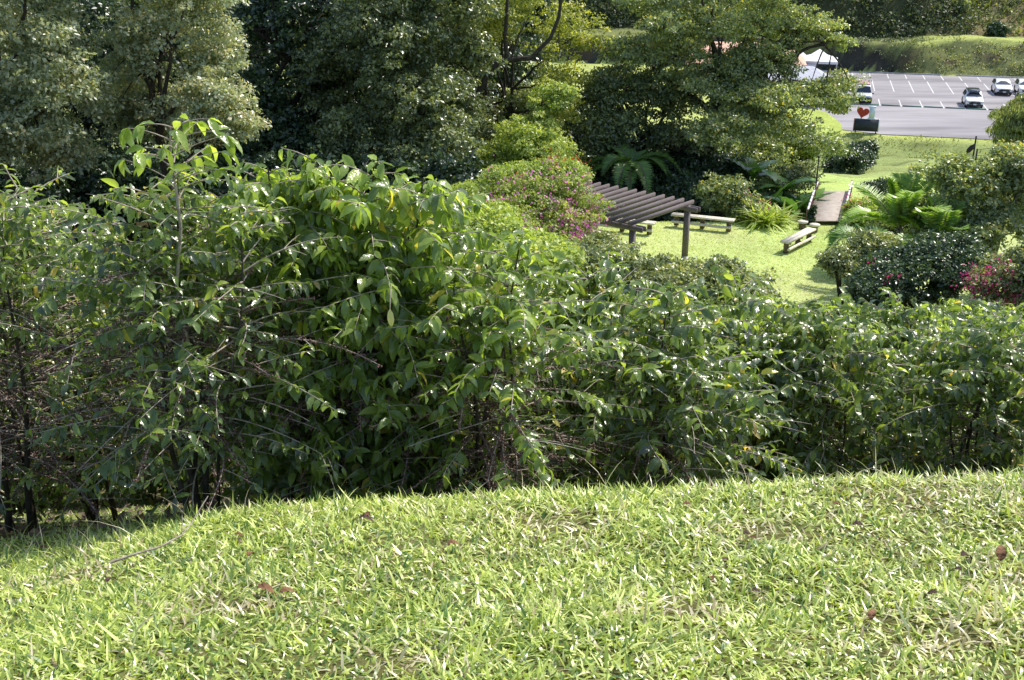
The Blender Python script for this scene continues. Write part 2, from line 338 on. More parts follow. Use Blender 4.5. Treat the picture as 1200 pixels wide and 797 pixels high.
def make_terrain():
    ys = np.concatenate([np.linspace(-40, 0, 30)[:-1], np.arange(0, 10, .09), np.arange(10, 38, .3), np.arange(38, 62, .25), np.arange(62, 100, .6), np.arange(100, 185, .4), np.geomspace(185, 900, 60)])
    nx = 340; t = np.linspace(-1, 1, nx); t = np.sign(t)*abs(t)**1.25
    wy = 9+np.clip(ys, 0, None)*.95+np.where(ys < 0, 25, 25*sst(8, 60, ys))
    Xg = t[None]*wy[:, None]; Yg = np.repeat(ys[:, None], nx, 1)
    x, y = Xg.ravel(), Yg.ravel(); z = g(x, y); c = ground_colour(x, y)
    i = np.arange(len(ys)-1)[:, None]*nx; j = np.arange(nx-1)[None]
    F = np.stack([i+j, i+j+1, i+nx+j+1, i+nx+j], -1).reshape(-1, 4)
    fx, fy = x[F].mean(1), y[F].mean(1); u, v = lotuv(fx, fy)
    cls = np.zeros(len(F), int); cls[(fy > 38.6) & (fy < 52.4) & (fx > -7)] = 1; cls[v > V_FAR] = 3; cls[v > V_FAR+7] = 2; cls[fy < 4.3] = 4
    for k, nm in ((0, 'ground'), (1, 'lawn'), (2, 'hillside'), (3, 'embankment'), (4, 'grassy_bank')):
        f = F[cls == k]; ids, inv = np.unique(f, return_inverse=True)
        mb = MB(); mb.add(np.stack([x, y, z], 1)[ids], inv.reshape(-1, 4))
        o = mb.build(nm, M['ground'], smooth=True, kind='structure')
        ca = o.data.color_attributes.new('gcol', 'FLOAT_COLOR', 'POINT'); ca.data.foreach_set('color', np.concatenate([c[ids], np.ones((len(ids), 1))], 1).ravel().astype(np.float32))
make_terrain()

# ------------------------------------------------------------------ foreground grass (uncountable)
def make_grass():
    mb = MB()
    seg = 4; V = []; F = []
    for i in range(seg):
        t_ = i/seg; wd = .5*(1-t_**2.2)*(.8 if i == 0 else 1); V += [(-wd, t_, .0), (wd, t_, .0)]
    V.append((0, 1, 0)); F = [(2*i, 2*i+1, 2*i+3, 2*i+2) for i in range(seg-1)]
    T = np.array(V); Fq = np.array(F); tip = np.array([(2*seg-2, 2*seg-1, 2*seg)])
    def put(x, y, L, wd, tilt, rnd, bend, zoff=0):
        n = len(x); az = rng.uniform(0, 2*math.pi, n)
        D = np.stack([np.cos(az)*np.sin(tilt), np.sin(az)*np.sin(tilt), np.cos(tilt)], 1)
        N = nrm(np.stack([-np.cos(az)*np.cos(tilt), -np.sin(az)*np.cos(tilt), np.sin(tilt)], 1)+rng.normal(0, .35, (n, 3)))
        P = np.stack([x, y, g(x, y)-.006+zoff], 1)
        mb.leaves(T, Fq, P, D, N, L, rnd, bend, wd/L)
        k = sum(len(q) for q in mb.v[:-1]); base = k+np.arange(n)*len(T)
        mb.f.append(base[:, None]+tip)
    def field(n, x0, x1, y0, y1): return rng.uniform(x0, x1, n), rng.uniform(y0, y1, n)
    # dense mat
    x, y = field(290000, -3.9, 3.9, 1.7, 4.75)
    bare = np.zeros(len(x))
    for bx_, by_, br_ in ((1.9, 3.1, .34), (1.35, 2.75, .25), (2.25, 3.7, .3), (.95, 3.6, .2), (1.7, 3.95, .35), (-.95, 3.05, .2), (-.3, 2.6, .15), (.55, 2.95, .17), (2.3, 2.9, .25), (.2, 3.75, .2), (1.9, 2.45, .22), (-1.7, 3.6, .2)):
        bare = np.maximum(bare, np.exp(-((x-bx_)**2+((y-by_)*1.5)**2)/br_**2*1.2))
    keep = (abs(x) < .62*y+.7) & (hn(x, y, 2.3, 21)+.6*hn(x, y, 7, 5)+rng.normal(0, .45, len(x)) > -1.05) & (rng.random(len(x)) > bare*.7) & ((y < 4.45) | (rng.random(len(x)) < .6))
    bare = bare[keep]; x, y = x[keep], y[keep]; n = len(x)
    patch = hn(x, y, 1.7, 8)
    L = rng.uniform(.03, .074, n)*(1+.35*hn(x, y, 4, 4))*(1+.2*hn(x, y, 11, 6)); L[rng.random(n) < .05] *= 1.5
    wd = rng.uniform(.005, .0118, n)
    rn = np.clip(rng.normal(.46+.08*patch, .27, n), 0, .84); dry = rng.random(n) < (.07+.08*np.clip(hn(x, y, 2.9, 31), 0, 1)+.55*bare); rn[dry] = rng.uniform(.86, 1, dry.sum())
    tilt = np.clip(rng.normal(1.08, .33, n), .05, 1.5)
    put(x, y, L, wd, tilt, rn, rng.uniform(-.1, .9, n))
    # tall fringe along the crest and a thinner cover under the shrubs
    x, y = field(2000, -3.6, 3.8, 3.85, 4.7); n = len(x)
    put(x, y, rng.uniform(.05, .13, n), rng.uniform(.003, .006, n), np.clip(rng.normal(.35, .25, n), 0, 1.2), np.clip(rng.normal(.5, .25, n), 0, 1), rng.uniform(.1, 1.1, n))
    x, y = field(24000, -5.2, 3, 4.6, 9.5); keep = hn(x, y, 1.9, 14) > -.1; x, y = x[keep], y[keep]; n = len(x)
    put(x, y, rng.uniform(.03, .08, n), rng.uniform(.005, .011, n), np.clip(rng.normal(.9, .3, n), 0, 1.5), np.clip(rng.normal(.45, .22, n), 0, .9), rng.uniform(0, .9, n))
    # a few long straw stalks
    x, y = field(110, -3.6, 3.8, 3.7, 4.6); n = len(x)
    put(x, y, rng.uniform(.16, .28, n), np.full(n, .0028), np.clip(rng.normal(.35, .3, n), 0, 1.2), rng.uniform(.86, 1, n), rng.uniform(.2, 1.0, n))
    o = mb.build('grass', M['grass']); tag(o, 'sunlit broad-bladed grass covering the bank in the foreground', 'grass', kind='stuff')
    mb = MB(); n = 26000; x = rng.uniform(-5, 7, n); y = 4.5+rng.random(n)**1.6*12; kk = (x > -1.2) | (rng.random(n) < .3); x, y = x[kk], y[kk]; n = len(x)
    D = nrm(np.concatenate([rng.normal(0, 1, (n, 2)), rng.normal(0, .25, (n, 1))], 1)); N = nrm(np.stack([rng.normal(0, .4, n), rng.normal(0, .4, n), np.ones(n)], 1))
    mb.leaves(*LT_kite, np.stack([x, y, g(x, y)+.012], 1), D, N, rng.uniform(.03, .10, n), rng.random(n))
    tag(mb.build('leaf_litter', M['litter']), 'brown leaf litter on the shaded slope under the coffee shrubs', 'leaf litter', kind='stuff')
make_grass()

# ------------------------------------------------------------------ coffee shrubs
def ico_small(n=1):
    p = (1+5**.5)/2
    v = nrm(np.array([(-1, p, 0), (1, p, 0), (-1, -p, 0), (1, -p, 0), (0, -1, p), (0, 1, p), (0, -1, -p), (0, 1, -p), (p, 0, -1), (p, 0, 1), (-p, 0, -1), (-p, 0, 1)]))
    f = np.array([(0, 11, 5), (0, 5, 1), (0, 1, 7), (0, 7, 10), (0, 10, 11), (1, 5, 9), (5, 11, 4), (11, 10, 2), (10, 7, 6), (7, 1, 8), (3, 9, 4), (3, 4, 2), (3, 2, 6), (3, 6, 8), (3, 8, 9), (4, 9, 5), (2, 4, 11), (6, 2, 10), (8, 6, 7), (9, 8, 1)])
    return v, f
ICO = ico_small()
def coffee(label, loc, seed, H=2.0, Rr=.75, stems=4, leaf=.14, bare=.4, keep=.9, berries=.3, lod=0, spread=.12, group=None, droop=.45, topflush=10, node=.06, lat=1.0, m='coffee', squash=1.0, leafshift=0., low=.1):
    leaf *= .82 if lod == 0 else .9
    r = np.random.default_rng(seed)
    root = thing('coffee_shrub', label, 'shrub', loc, 0, group)
    st, tw, fo, be = MB(), MB(), MB(), MB()
    LP, LD, LN, LS, LR = [], [], [], [], []
    BP = []
    def addleaf(p, d, nn, s_, top=0):
        LP.append(p); LD.append(d); LN.append(nn); LS.append(s_)
        q = min(.92, max(0, r.normal(.42+.3*top+leafshift, .2))); 
        if r.random() < .03: q = r.uniform(.95, 1)
        LR.append(q)
    stemlist = []
    for s_ in range(stems):
        a = r.uniform(0, 2*math.pi); b = a+r.normal(0, .4)
        hh = H*r.uniform(.72, 1.0) if s_ else H
        p0 = np.array((spread*math.cos(a)*.5, spread*math.sin(a)*.5, -.08))
        lean = r.uniform(.08, .38)*H*.55*(0.45 if s_ == 0 else 1)
        p3 = np.array((lean*math.cos(b), lean*math.sin(b)*squash, hh))
        t = np.linspace(0, 1, 14)[:, None]
        P = p0*(1-t)+p3*t+np.stack([.03*np.sin(t[:, 0]*7+s_), .03*np.cos(t[:, 0]*6+a), 0*t[:, 0]], 1)
        P[:, :2] += (p3[:2]-p0[:2])*(np.sqrt(t)-t)*.35
        r0 = r.uniform(.010, .020)*H/2
        st.tube(P, np.linspace(r0*1.15, .004, 14), 7 if lod == 0 else 5)
        stemlist.append((P, hh, r0))
        n_nodes = int(hh*.92/node)
        for k in range(n_nodes):
            hf = low+(1-low)*(k+.5)/n_nodes
            pos = np.array([np.interp(hf, t[:, 0], P[:, q]) for q in range(3)])
            base = k*math.pi/2+r.normal(0, .35)+s_
            for side in (0, math.pi):
                if r.random() > keep: continue
                an = base+side
                prof = (math.sin(math.pi*min(1, (hf*.62+.2)))**.6)*(1 if hf < .85 else 1-.6*(hf-.85)/.15)
                L = Rr*max(.16, prof)*r.uniform(.55, 1.12)
                up = .15+.55*hf**2+r.normal(0, .12)
                d0 = nrm(np.array((math.cos(an), math.sin(an)*squash, up)))
                m_ = max(4, int(L/(.031 if lod == 0 else .042))); q = np.linspace(0, 1, m_)
                sagv = L*r.uniform(.15, .45)
                wob = np.array((-math.sin(an), math.cos(an), 0))*r.normal(0, .06)*L
                BPts = pos+d0*L*q[:, None]-np.array((0, 0, 1))*sagv*(q**2)[:, None]+wob*np.sin(q*3)[:, None]
                if lod < 2: tw.tube(BPts[::(1 if lod == 0 else 2)] if m_ > 5 else BPts, np.linspace(.0048, .0019, len(BPts[::(1 if lod == 0 else 2)] if m_ > 5 else BPts))*(1 if lod == 0 else 1.5), 4 if lod == 0 else 3, cap=False)
                fwd = nrm(np.gradient(BPts, axis=0)); f0 = np.clip(r.normal(bare, .16), .05, .97)*(1-.8*sst(.6, .85, hf))
                if hf < .72 and r.random() < bare*.6: f0 = 1.1; L *= 1.1     # a bare twig
                hasb = r.random() < berries
                for w_ in range(1, m_):
                    if q[w_] >= f0 and r.random() < .92:
                        fw = fwd[w_]; sdv = nrm(np.cross(fw, (0, 0, 1)))
                        if (w_ % 2) and r.random() < .6: sdv = nrm(sdv*.6+np.array((0, 0, r.choice((-.7, .6)))))
                        sc_ = leaf*r.uniform(.45, 1.15)*(1 if w_ < m_-1 else .8)*(1+.15*hf)
                        dr = droop*r.uniform(.2, 1.3)
                        for sg in (1, -1):
                            if r.random() < .1: continue
                            d = nrm(sdv*sg+fw*r.uniform(.25, .7)-np.array((0, 0, dr))+r.normal(0, .24, 3))
                            nn = nrm(np.array((0, 0, 1.))+fw*.2+sdv*sg*dr*.8+r.normal(0, .42, 3))
                            addleaf(BPts[w_], d, nn, sc_, max(0, hf-.65)*1.2)
                    elif hasb and q[w_] > .12 and q[w_] < min(f0, .92)+.1:
                        BP.append(BPts[w_])
                # sub twigs in the bare part
                for _k in range(2 if lod == 0 and m_ > 7 else 0):
                    if r.random() > .42*lat: continue
                    w_ = r.integers(2, m_-2); sdv = nrm(np.cross(fwd[w_], (0, 0, 1)))*r.choice((-1, 1)); l2 = L*r.uniform(.25, .5)
                    qq = np.linspace(0, 1, 6)[:, None]; pp = BPts[w_]+(fwd[w_]*.5+sdv*.8+np.array((0, 0, r.uniform(-.1, .35))))*l2*qq-np.array((0, 0, .12))*l2*qq**2
                    tw.tube(pp, np.linspace(.003, .0013, 6), 3, cap=False)
                    for e in range(2, 6):
                        if r.random() < .7*(1-bare*.7):
                            for sg in (1, -1):
                                addleaf(pp[e], nrm(sdv*sg*.3+fwd[w_]*sg+sdv*.5-np.array((0, 0, droop*r.uniform(.2, 1)))), nrm(np.array((0, 0, 1.))+r.normal(0, .3, 3)), leaf*r.uniform(.5, .95))
        # terminal flush
        for e in range(topflush):
            an = r.uniform(0, 2*math.pi); dz = r.uniform(-.55, .35)
            addleaf(P[-1]-np.array((0, 0, .02*e*.5))+r.normal(0, .01, 3), nrm(np.array((math.cos(an), math.sin(an), dz))), nrm(np.array((0, 0, 1.))+r.normal(0, .25, 3)+.4*np.array((math.cos(an), math.sin(an), 0))), leaf*r.uniform(.7, 1.15), .8)
    LP, LD, LN = map(np.array, (LP, LD, LN)); LS, LR = np.array(LS), np.array(LR)
    ok = LP[:, 2] > .1
    LP, LD, LN, LS, LR = LP[ok], LD[ok], LN[ok], LS[ok], LR[ok]
    T, F = LT_fine if lod == 0 else (LT_med if lod == 1 else LT_kite)
    fo.leaves(T, F, LP, LD, LN, LS, LR, r.uniform(.05, .75, len(LP)), r.uniform(.8, 1.15, len(LP)))
    kids = [st.build('stem', M['bark'], root, True), fo.build('foliage', M[m], root, lod == 0)]
    if lod < 2: kids.insert(1, tw.build('twigs', M['twig'], root))
    if lod == 0 and len(BP) > 5:
        BP = np.array(BP); k = 6
        c = np.repeat(BP, k, 0)+r.normal(0, .0085, (len(BP)*k, 3)); sz = r.uniform(.0035, .0065, len(c))
        v = c[:, None]+ICO[0][None]*sz[:, None, None]; f = (ICO[1][None]+(np.arange(len(c))*12)[:, None, None]).reshape(-1, 3)
        be.add(v.reshape(-1, 3), f); kids.append(be.build('berries', M['berry'], root, True, kind='stuff'))
    KIDS[root.name] = kids
    return root
def gp(px, Y, dz=0):
    z = -3.
    for _ in range(6): z = gz(X(px, Y, z), Y)
    return (X(px, Y, z), Y, z+dz)
front = 'coffee shrubs in the front row along the crest'

def Ht(px, Y, top): p = gp(px, Y); return at(px, top, Y)[2]-p[2]
def sky(px): return float(np.interp(px, [0, 330, 400, 480, 520, 600, 700, 800, 880, 930, 1000, 1200], [212, 205, 190, 215, 255, 290, 306, 314, 334, 350, 352, 352]))
A = coffee('leftmost coffee shrub, twiggy and cut off by the left edge of the photo', gp(25, 5.35), 1, H=Ht(25, 5.35, 214), Rr=.78, stems=5, bare=.6, berries=.6, group=front, leaf=.080, low=.24, node=.055, lat=1.6)
B = coffee('tall coffee shrub with black trunks at the grass edge, one shoot above the rest', gp(235, 4.95), 2, H=Ht(235, 4.95, 203), Rr=.70, stems=6, bare=.55, berries=.6, group=front, keep=.85, leaf=.086, low=.26, node=.055, lat=1.6)
C = coffee('large-leaved coffee shrub with drooping glossy leaves, left of centre', gp(425, 5.4), 3, H=Ht(420, 5.4, 186), Rr=.68, stems=8, bare=.42, berries=.9, leaf=.122, low=.15, group=front, droop=.8, topflush=16, m='coffee2', spread=.3)
C2_ = coffee('second large-leaved coffee shrub, on the right shoulder of the tallest leafy crown', gp(505, 5.75), 13, H=Ht(505, 5.75, 222), Rr=.6, stems=6, bare=.4, berries=.9, leaf=.115, group=front, droop=.8, topflush=16, m='coffee2', spread=.3)
D_ = coffee('open coffee shrub with bare twigs and dried berries, left of the dense dark one', gp(575, 5.3), 4, H=Ht(585, 5.3, 285), Rr=.70, stems=5, bare=.66, berries=.95, leaf=.098, lat=1.6, group=front, m='coffee2', keep=.95)
E_ = coffee('dense dark coffee shrub just right of centre behind the grass crest', gp(765, 5.8), 5, H=Ht(765, 5.8, 335), Rr=.72, stems=7, bare=.38, berries=.3, leaf=.098, lat=1.6, group=front, spread=.35, keep=.97)
F_ = coffee('coffee shrub right of the dense dark one, its base hidden by the grass crest', gp(940, 7.0), 6, H=Ht(940, 7.0, 362), Rr=.8, stems=6, bare=.36, berries=.2, leaf=.10, group=front, keep=.97, spread=.3)
H_ = coffee('coffee shrub at the right edge of the photo behind the grass crest', gp(1140, 6.9), 7, H=Ht(1140, 6.9, 362), Rr=.8, stems=6, bare=.36, berries=.3, leaf=.10, group=front, keep=.97, spread=.3)
# the tall shoot of the black-trunked shrub
def shoot(parent):
    r = np.random.default_rng(9); o = np.array(parent.location); a, b = at(205, 235, 4.85)-o, at(203, 150, 4.85)-o; st, fo = MB(), MB()
    low = np.array((a[0]*.3, a[1]*.3, a[2]*.45)); q = np.linspace(0, 1, 8)[:, None]
    P = np.concatenate([low*(1-q)+a*q, a*(1-q[1:])+b*q[1:]]); P += np.stack([.018*np.sin(P[:, 2]*9), .015*np.cos(P[:, 2]*7), 0*P[:, 2]], 1); st.tube(P, np.linspace(.010, .004, len(P)), 6)
    LP, LD, LN, LS = [], [], [], []
    for k in range(9):
        c = a+(b-a)*(.25+.75*k/8)
        for sd_ in (0, math.pi):
            an = k*1.57+sd_+r.normal(0, .3); l_ = (.34-.018*k)*r.uniform(.6, 1.1); d = np.array((math.cos(an), math.sin(an), .55)); d /= np.linalg.norm(d)
            t = np.linspace(0, 1, 6)[:, None]; pp = c+d*l_*t-np.array((0, 0, .05))*t**2; st.tube(pp, np.linspace(.0035, .0015, 6), 4, cap=False)
            for e in (3, 5, 5, 5):
                if e == 3 and r.random() < .5: continue
                LP.append(pp[e]); LD.append(nrm(d*(1, 1, 0)+r.normal(0, .55, 3)-np.array((0, 0, .5)))); LN.append(nrm(np.array((0, 0, 1.))+r.normal(0, .3, 3))); LS.append(.105*r.uniform(.6, 1.1))
    n = len(LP); fo.leaves(*LT_fine, np.array(LP), np.array(LD), np.array(LN), np.array(LS), np.clip(r.normal(.6, .15, n), 0, .9), r.uniform(.1, .7, n), r.uniform(.85, 1.1, n))
    st.build('stem', M['twig'], parent, True); fo.build('foliage', M['coffee2'], parent, True)
shoot(B)
fill = [(-85, 6.0, A, 225, 'twiggy coffee shrub beyond the left edge'), (125, 6.5, B, 218, 'coffee shrub standing behind the gap left of the black trunks'), (325, 6.3, A, 208, 'coffee shrub behind and between the tall twiggy and the large-leaved ones'), (20, 9.3, B, 222, 'coffee shrub behind the leftmost one'), (230, 9.5, A, 222, 'coffee shrub right behind the black trunks'),
        (500, 6.6, E_, 262, 'coffee shrub behind the open twiggy shrub'), (665, 6.9, F_, 322, 'coffee shrub in the gap left of the dense dark one'), (850, 7.3, H_, 345, 'coffee shrub filling the gap right of the dense dark one'),
        (1045, 8.2, F_, 362, 'coffee shrub between the two at the right of the front row'), (1270, 7.2, E_, 362, 'coffee shrub just beyond the right edge'), (405, 7.6, F_, 222, 'coffee shrub behind the large-leaved one')]
HS = {A.name: Ht(25, 5.35, 216), B.name: Ht(235, 4.95, 222), C.name: Ht(425, 5.4, 196), E_.name: Ht(765, 5.8, 335), F_.name: Ht(940, 7.0, 362), H_.name: Ht(1140, 6.9, 362)}
for i, (px, Y, src, top, lb) in enumerate(fill): dup(src, gp(px, Y), i*1.3+.7, max(.75, min(1.3, Ht(px, Y, top)/HS[src.name])), lb, 'coffee shrubs close behind the front row')
lab2 = 'leafy coffee shrub in the rows on the slope behind the front shrubs'
gr2 = 'coffee shrubs in rows on the slope'
P1 = coffee(lab2, gp(980, 10.2), 21, H=1.6, Rr=.95, stems=7, bare=.18, leaf=.125, lod=1, group=gr2, spread=.5, keep=1, m='coffee2', node=.065)
P2 = coffee(lab2, gp(700, 10.0), 22, H=1.6, Rr=.95, stems=7, bare=.2, leaf=.12, lod=1, group=gr2, spread=.5, keep=1, node=.065)
Q1 = coffee(lab2, gp(650, 18), 23, H=1.75, Rr=1.1, stems=7, bare=.1, leaf=.15, lod=2, group=gr2, spread=.6, keep=1, m='coffee2', node=.08)
Q2 = coffee(lab2, gp(850, 18), 24, H=1.75, Rr=1.1, stems=7, bare=.1, leaf=.15, lod=2, group=gr2, spread=.6, keep=1, m='coffee', node=.08)
rr = random.Random(5)
for Y, step in ((9.4, 135), (11.6, 115), (14.2, 100), (17.4, 84), (21, 72), (25, 62), (29, 54), (33, 48)):
    px = (380 if Y < 13 else 430)+rr.uniform(0, 60)
    while px < 1290:
        lo = Y < 13
        if (lo and abs(px-980) < 45 and 9.8 < Y < 11) or (Y > 30 and (px > 905 or px < 560)): px += step; continue
        src = rr.choice((P1, P2)) if lo else rr.choice((Q1, Q2))
        h0 = 1.6 if lo else 1.75; sx, sy = px+rr.uniform(-15, 15), Y+rr.uniform(-.5, .5)
        lim = Ht(sx, sy, sky(sx)+rr.uniform(0, 14))/h0
        sc = min(rr.uniform(.85, 1.08), lim)
        if sc > .5: dup(src, gp(sx, sy), rr.uniform(0, 6.28), sc)
        px += step*rr.uniform(.85, 1.15)
for Y, pxs in ((10.5, (-80, 60, 200, 330)), (13, (-40, 70, 180, 290)), (17, (-30, 90, 220, 330)), (24, (0, 120, 230, 340, 430)), (31, (-60, 60, 150, 250, 340, 430))):
    for px in pxs: dup(rr.choice((P1, P2) if Y < 14 else (Q1, Q2)), gp(px, Y), rr.uniform(0, 6), rr.uniform(.85, 1.05))
# ------------------------------------------------------------------ trees and big bushes
def fol_points(r, lobes, nclump, nleaf, cl, shell=.55, zsq=1.0):
    """clump centres in a union of ellipsoid lobes, biased to their surface, leaves round each clump"""
    big = []
    for c, a in lobes:
        for _ in range(7):
            d = nrm(r.normal(0, 1, 3)); d[2] = abs(d[2])*.9-.25; big.append((c+d*a*.78, a*r.uniform(.28, .5)))
    lobes = [(c, a*.85) for c, a in lobes]+big
    vol = np.array([a*b*c for _, (a, b, c) in lobes])**.62; pk = vol/vol.sum()
    k = r.choice(len(lobes), nclump, p=pk); d = nrm(r.normal(0, 1, (nclump, 3))); rad = r.uniform(shell, 1.0, nclump)
    cen = np.array([l[0] for l in lobes])[k]; ax = np.array([l[1] for l in lobes])[k]
    C_ = cen+d*ax*rad[:, None]; C_ += r.normal(0, cl*.4, C_.shape)
    out = nrm(d/ax)
    sz = cl*r.uniform(.6, 1.5, nclump)
    w_ = r.normal(0, 1, (nclump*nleaf, 3)); w_[:, 2] = np.abs(w_[:, 2])*.9-.25; w_ = nrm(w_)
    P = np.repeat(C_, nleaf, 0)+w_*r.uniform(.55, 1.05, (nclump*nleaf, 1))*np.repeat(sz, nleaf)[:, None]*np.array((1, 1, .6))
    O = nrm(np.repeat(out, nleaf, 0)*.5+w_); b = np.repeat(r.normal(0, .11, nclump), nleaf)
    return C_, P, O, b
def tree(name, label, cat, base, lobes, seed, m, nclump=420, nleaf=60, cl=.6, leaf=.18, shell=.6, trunk_r=.22, bark='bark', limbs=7, group=None, templ=None, shift=0., flowers=None, hang=.25, trunk_top=.35, twigs=60, lean=(0, 0), crown_name='crown', bush=False):
    r = np.random.default_rng(seed); base = np.array(base, float)
    root = thing(name, label, cat, base, 0, group)
    lobes = [(np.array(c)-base, np.array(a)) for c, a in lobes]
    C_, P, O, b = fol_points(r, lobes, nclump, nleaf, cl, shell); n = len(P)
    ok = P[:, 2] > .05*abs(hang)+.05; P, O, b = P[ok], O[ok], b[ok]; n = len(P)
    D = nrm(O*.5+r.normal(0, .7, (n, 3))-np.array((0, 0, hang))); N = nrm(O*.75+np.array((0, 0, .45))+r.normal(0, .3, (n, 3)))
    fo = MB(); T = templ or LT_kite
    rn = np.clip(r.normal(.45+shift, .2, n)+b+.12*O[:, 2], 0, .99)
    fo.leaves(*T, P, D, N, 1.3*leaf*r.uniform(.6, 1.25, n), rn, r.uniform(0, .5, n), r.uniform(.8, 1.5, n))
    kids = []
    tk = MB(); cen = np.mean([c*a.prod() for c, a in lobes], axis=0)/np.mean([a.prod() for c, a in lobes])
    if bush:
        for i in range(limbs):
            c = C_[r.integers(len(C_))]; q = np.linspace(0, 1, 8)[:, None]; s0 = r.normal(0, .15, 3)*(1, 1, 0)
            tk.tube(s0*(1-q)+c*q+np.array((0, 0, 1))*np.sin(q*3.1)*.15*np.linalg.norm(c), np.linspace(trunk_r, trunk_r*.25, 8), 5)
    else:
        hz = max(c[2]+a[2] for c, a in lobes); ft = np.array((cen[0]*trunk_top+lean[0], cen[1]*trunk_top+lean[1], cen[2]*trunk_top*1.6))
        q = np.linspace(0, 1, 12)[:, None]
        TP = ft*q+np.stack([.25*np.sin(q[:, 0]*4+seed), .2*np.sin(q[:, 0]*3+2*seed), 0*q[:, 0]], 1)*trunk_r*3; TP[0] = (0, 0, -.3)
        tk.tube(TP, trunk_r*np.linspace(1.25, .72, 12)*np.where(np.arange(12) == 0, 1.35, 1), 10)
        ends = []
        for i in range(limbs):
            c, a = lobes[i % len(lobes)]; tgt = c+r.normal(0, .35, 3)*a
            q = np.linspace(0, 1, 10)[:, None]; st_ = TP[-1] if i < 4 else TP[r.integers(7, 11)]
            mid = (st_+tgt)/2+r.normal(0, .12, 3)*np.linalg.norm(tgt-st_)+np.array((0, 0, .08))*np.linalg.norm(tgt-st_)
            LPt = st_*(1-q)**2+2*mid*q*(1-q)+tgt*q**2; LPt += r.normal(0, .012, LPt.shape)*np.linalg.norm(tgt-st_)
            tk.tube(LPt, trunk_r*np.linspace(.6, .16, 10), 7); ends.append(LPt)
        for i in range(twigs):
            LPt = ends[r.integers(len(ends))]; s0 = LPt[r.integers(4, 10)]; dd = np.linalg.norm(C_-s0, axis=1); c = C_[np.argsort(dd)[r.integers(0, max(2, len(C_)//6))]]
            q = np.linspace(0, 1, 6)[:, None]; pp = s0*(1-q)+c*q+np.array((0, 0, 1))*np.sin(q*3.14)*.1*np.linalg.norm(c-s0)
            tk.tube(pp, trunk_r*np.linspace(.2, .05, 6), 4, cap=False)
    kids.append(tk.build('stem' if bush else 'trunk', M[bark], root, True)); kids.append(fo.build('foliage' if bush else crown_name, M[m], root))
    if flowers:
        for (fm, nc, ff, fs) in flowers:
            fb = MB(); C2 = C_[r.permutation(len(C_))]; sc_ = ff(C2+base, r); C2 = C2[np.argsort(-sc_)[:nc]]
            kf = r.integers(5, 13); P2 = np.repeat(C2, kf, 0)+r.normal(0, cl*.5, (len(C2)*kf, 3)); O2 = nrm(P2-cen); P2 = P2+O2*cl*1.25; n2 = len(P2)
            fb.leaves(*LT_kite, P2, nrm(O2+r.normal(0, .8, (n2, 3))), nrm(O2+r.normal(0, .6, (n2, 3))), fs*r.uniform(.6, 1.3, n2), r.random(n2), None, np.full(n2, 1.6))
            kids.append(fb.build('flowers', M[fm], root, kind='stuff'))
    KIDS[root.name] = kids
    return root
def lobe(px, py, Y, wpx, hpx, depth=None):
    """ellipsoid crown lobe whose outline in metres comes from its size at distance Y"""
    c = at(px, py, Y); s_ = (c[1]*math.cos(PITCH)-c[2]*math.sin(PITCH))/FPX
    return (c, (wpx*s_, depth or wpx*s_, hpx*s_*1.04))
def base_at(px, Y): return gp(px, Y)
gt = 'trees beyond the lawn and the coffee slope'
tree('silvery_tree', 'pale silvery-leaved tree at the left edge of the photo', 'tree', base_at(20, 44), [lobe(10, 60, 44, 105, 80), lobe(65, 120, 43, 60, 60), lobe(-50, -70, 45, 120, 90), lobe(60, -40, 44, 70, 60), lobe(-30, 150, 43, 90, 55), lobe(60, 185, 44, 45, 30)], 31, 'pale', 900, 60, .5, .15, group=gt, shift=.12)
tree('silvery_tree', 'olive-silver tree right of the leftmost tree, standing behind the tall twiggy coffee shoot', 'tree', base_at(200, 47), [lobe(200, 60, 47, 78, 70), lobe(250, 125, 45, 50, 45), lobe(175, -50, 48, 80, 70), lobe(160, 130, 48, 50, 55), lobe(230, 0, 46, 50, 50), lobe(272, 150, 45, 28, 26)], 32, 'pale', 850, 60, .45, .14, group=gt, shift=.2)
tree('dark_tree', 'darkest evergreen tree with a bare black trunk between the silver tree and the green crown', 'tree', base_at(378, 60), [lobe(330, 20, 60, 70, 60), lobe(400, -30, 62, 90, 60), lobe(300, 110, 58, 45, 40), lobe(420, 110, 60, 60, 60), lobe(350, 160, 58, 70, 40), lobe(300, 180, 60, 60, 35)], 33, 'dark', 900, 55, .6, .2, group=gt, shift=.12, trunk_r=.35, trunk_top=.7)
tree('broadleaf_tree', 'dense mid-green tree whose lit right flank falls in steps, left of the yellow-green tree', 'tree', base_at(480, 56), [lobe(440, 40, 56, 75, 60), lobe(480, 110, 54, 70, 50), lobe(510, 165, 53, 55, 40), lobe(430, 170, 54, 60, 50), lobe(480, -60, 57, 90, 70), lobe(535, 130, 55, 35, 35), lobe(545, 70, 57, 35, 40), lobe(385, 90, 57, 50, 60), lobe(520, 10, 57, 60, 60), lobe(470, 215, 53, 60, 25)], 34, 'mid', 1250, 60, .5, .16, group=gt, shift=-.08)
tree('broadleaf_tree', 'dark rounded tree crown behind the dense mid-green tree, left of the bare curved limb', 'tree', base_at(555, 66), [lobe(540, 60, 66, 55, 60), lobe(560, -30, 66, 60, 60), lobe(580, 170, 62, 50, 45), lobe(620, 150, 64, 45, 50)], 35, 'mid', 650, 55, .55, .18, group=gt, shift=0.02)
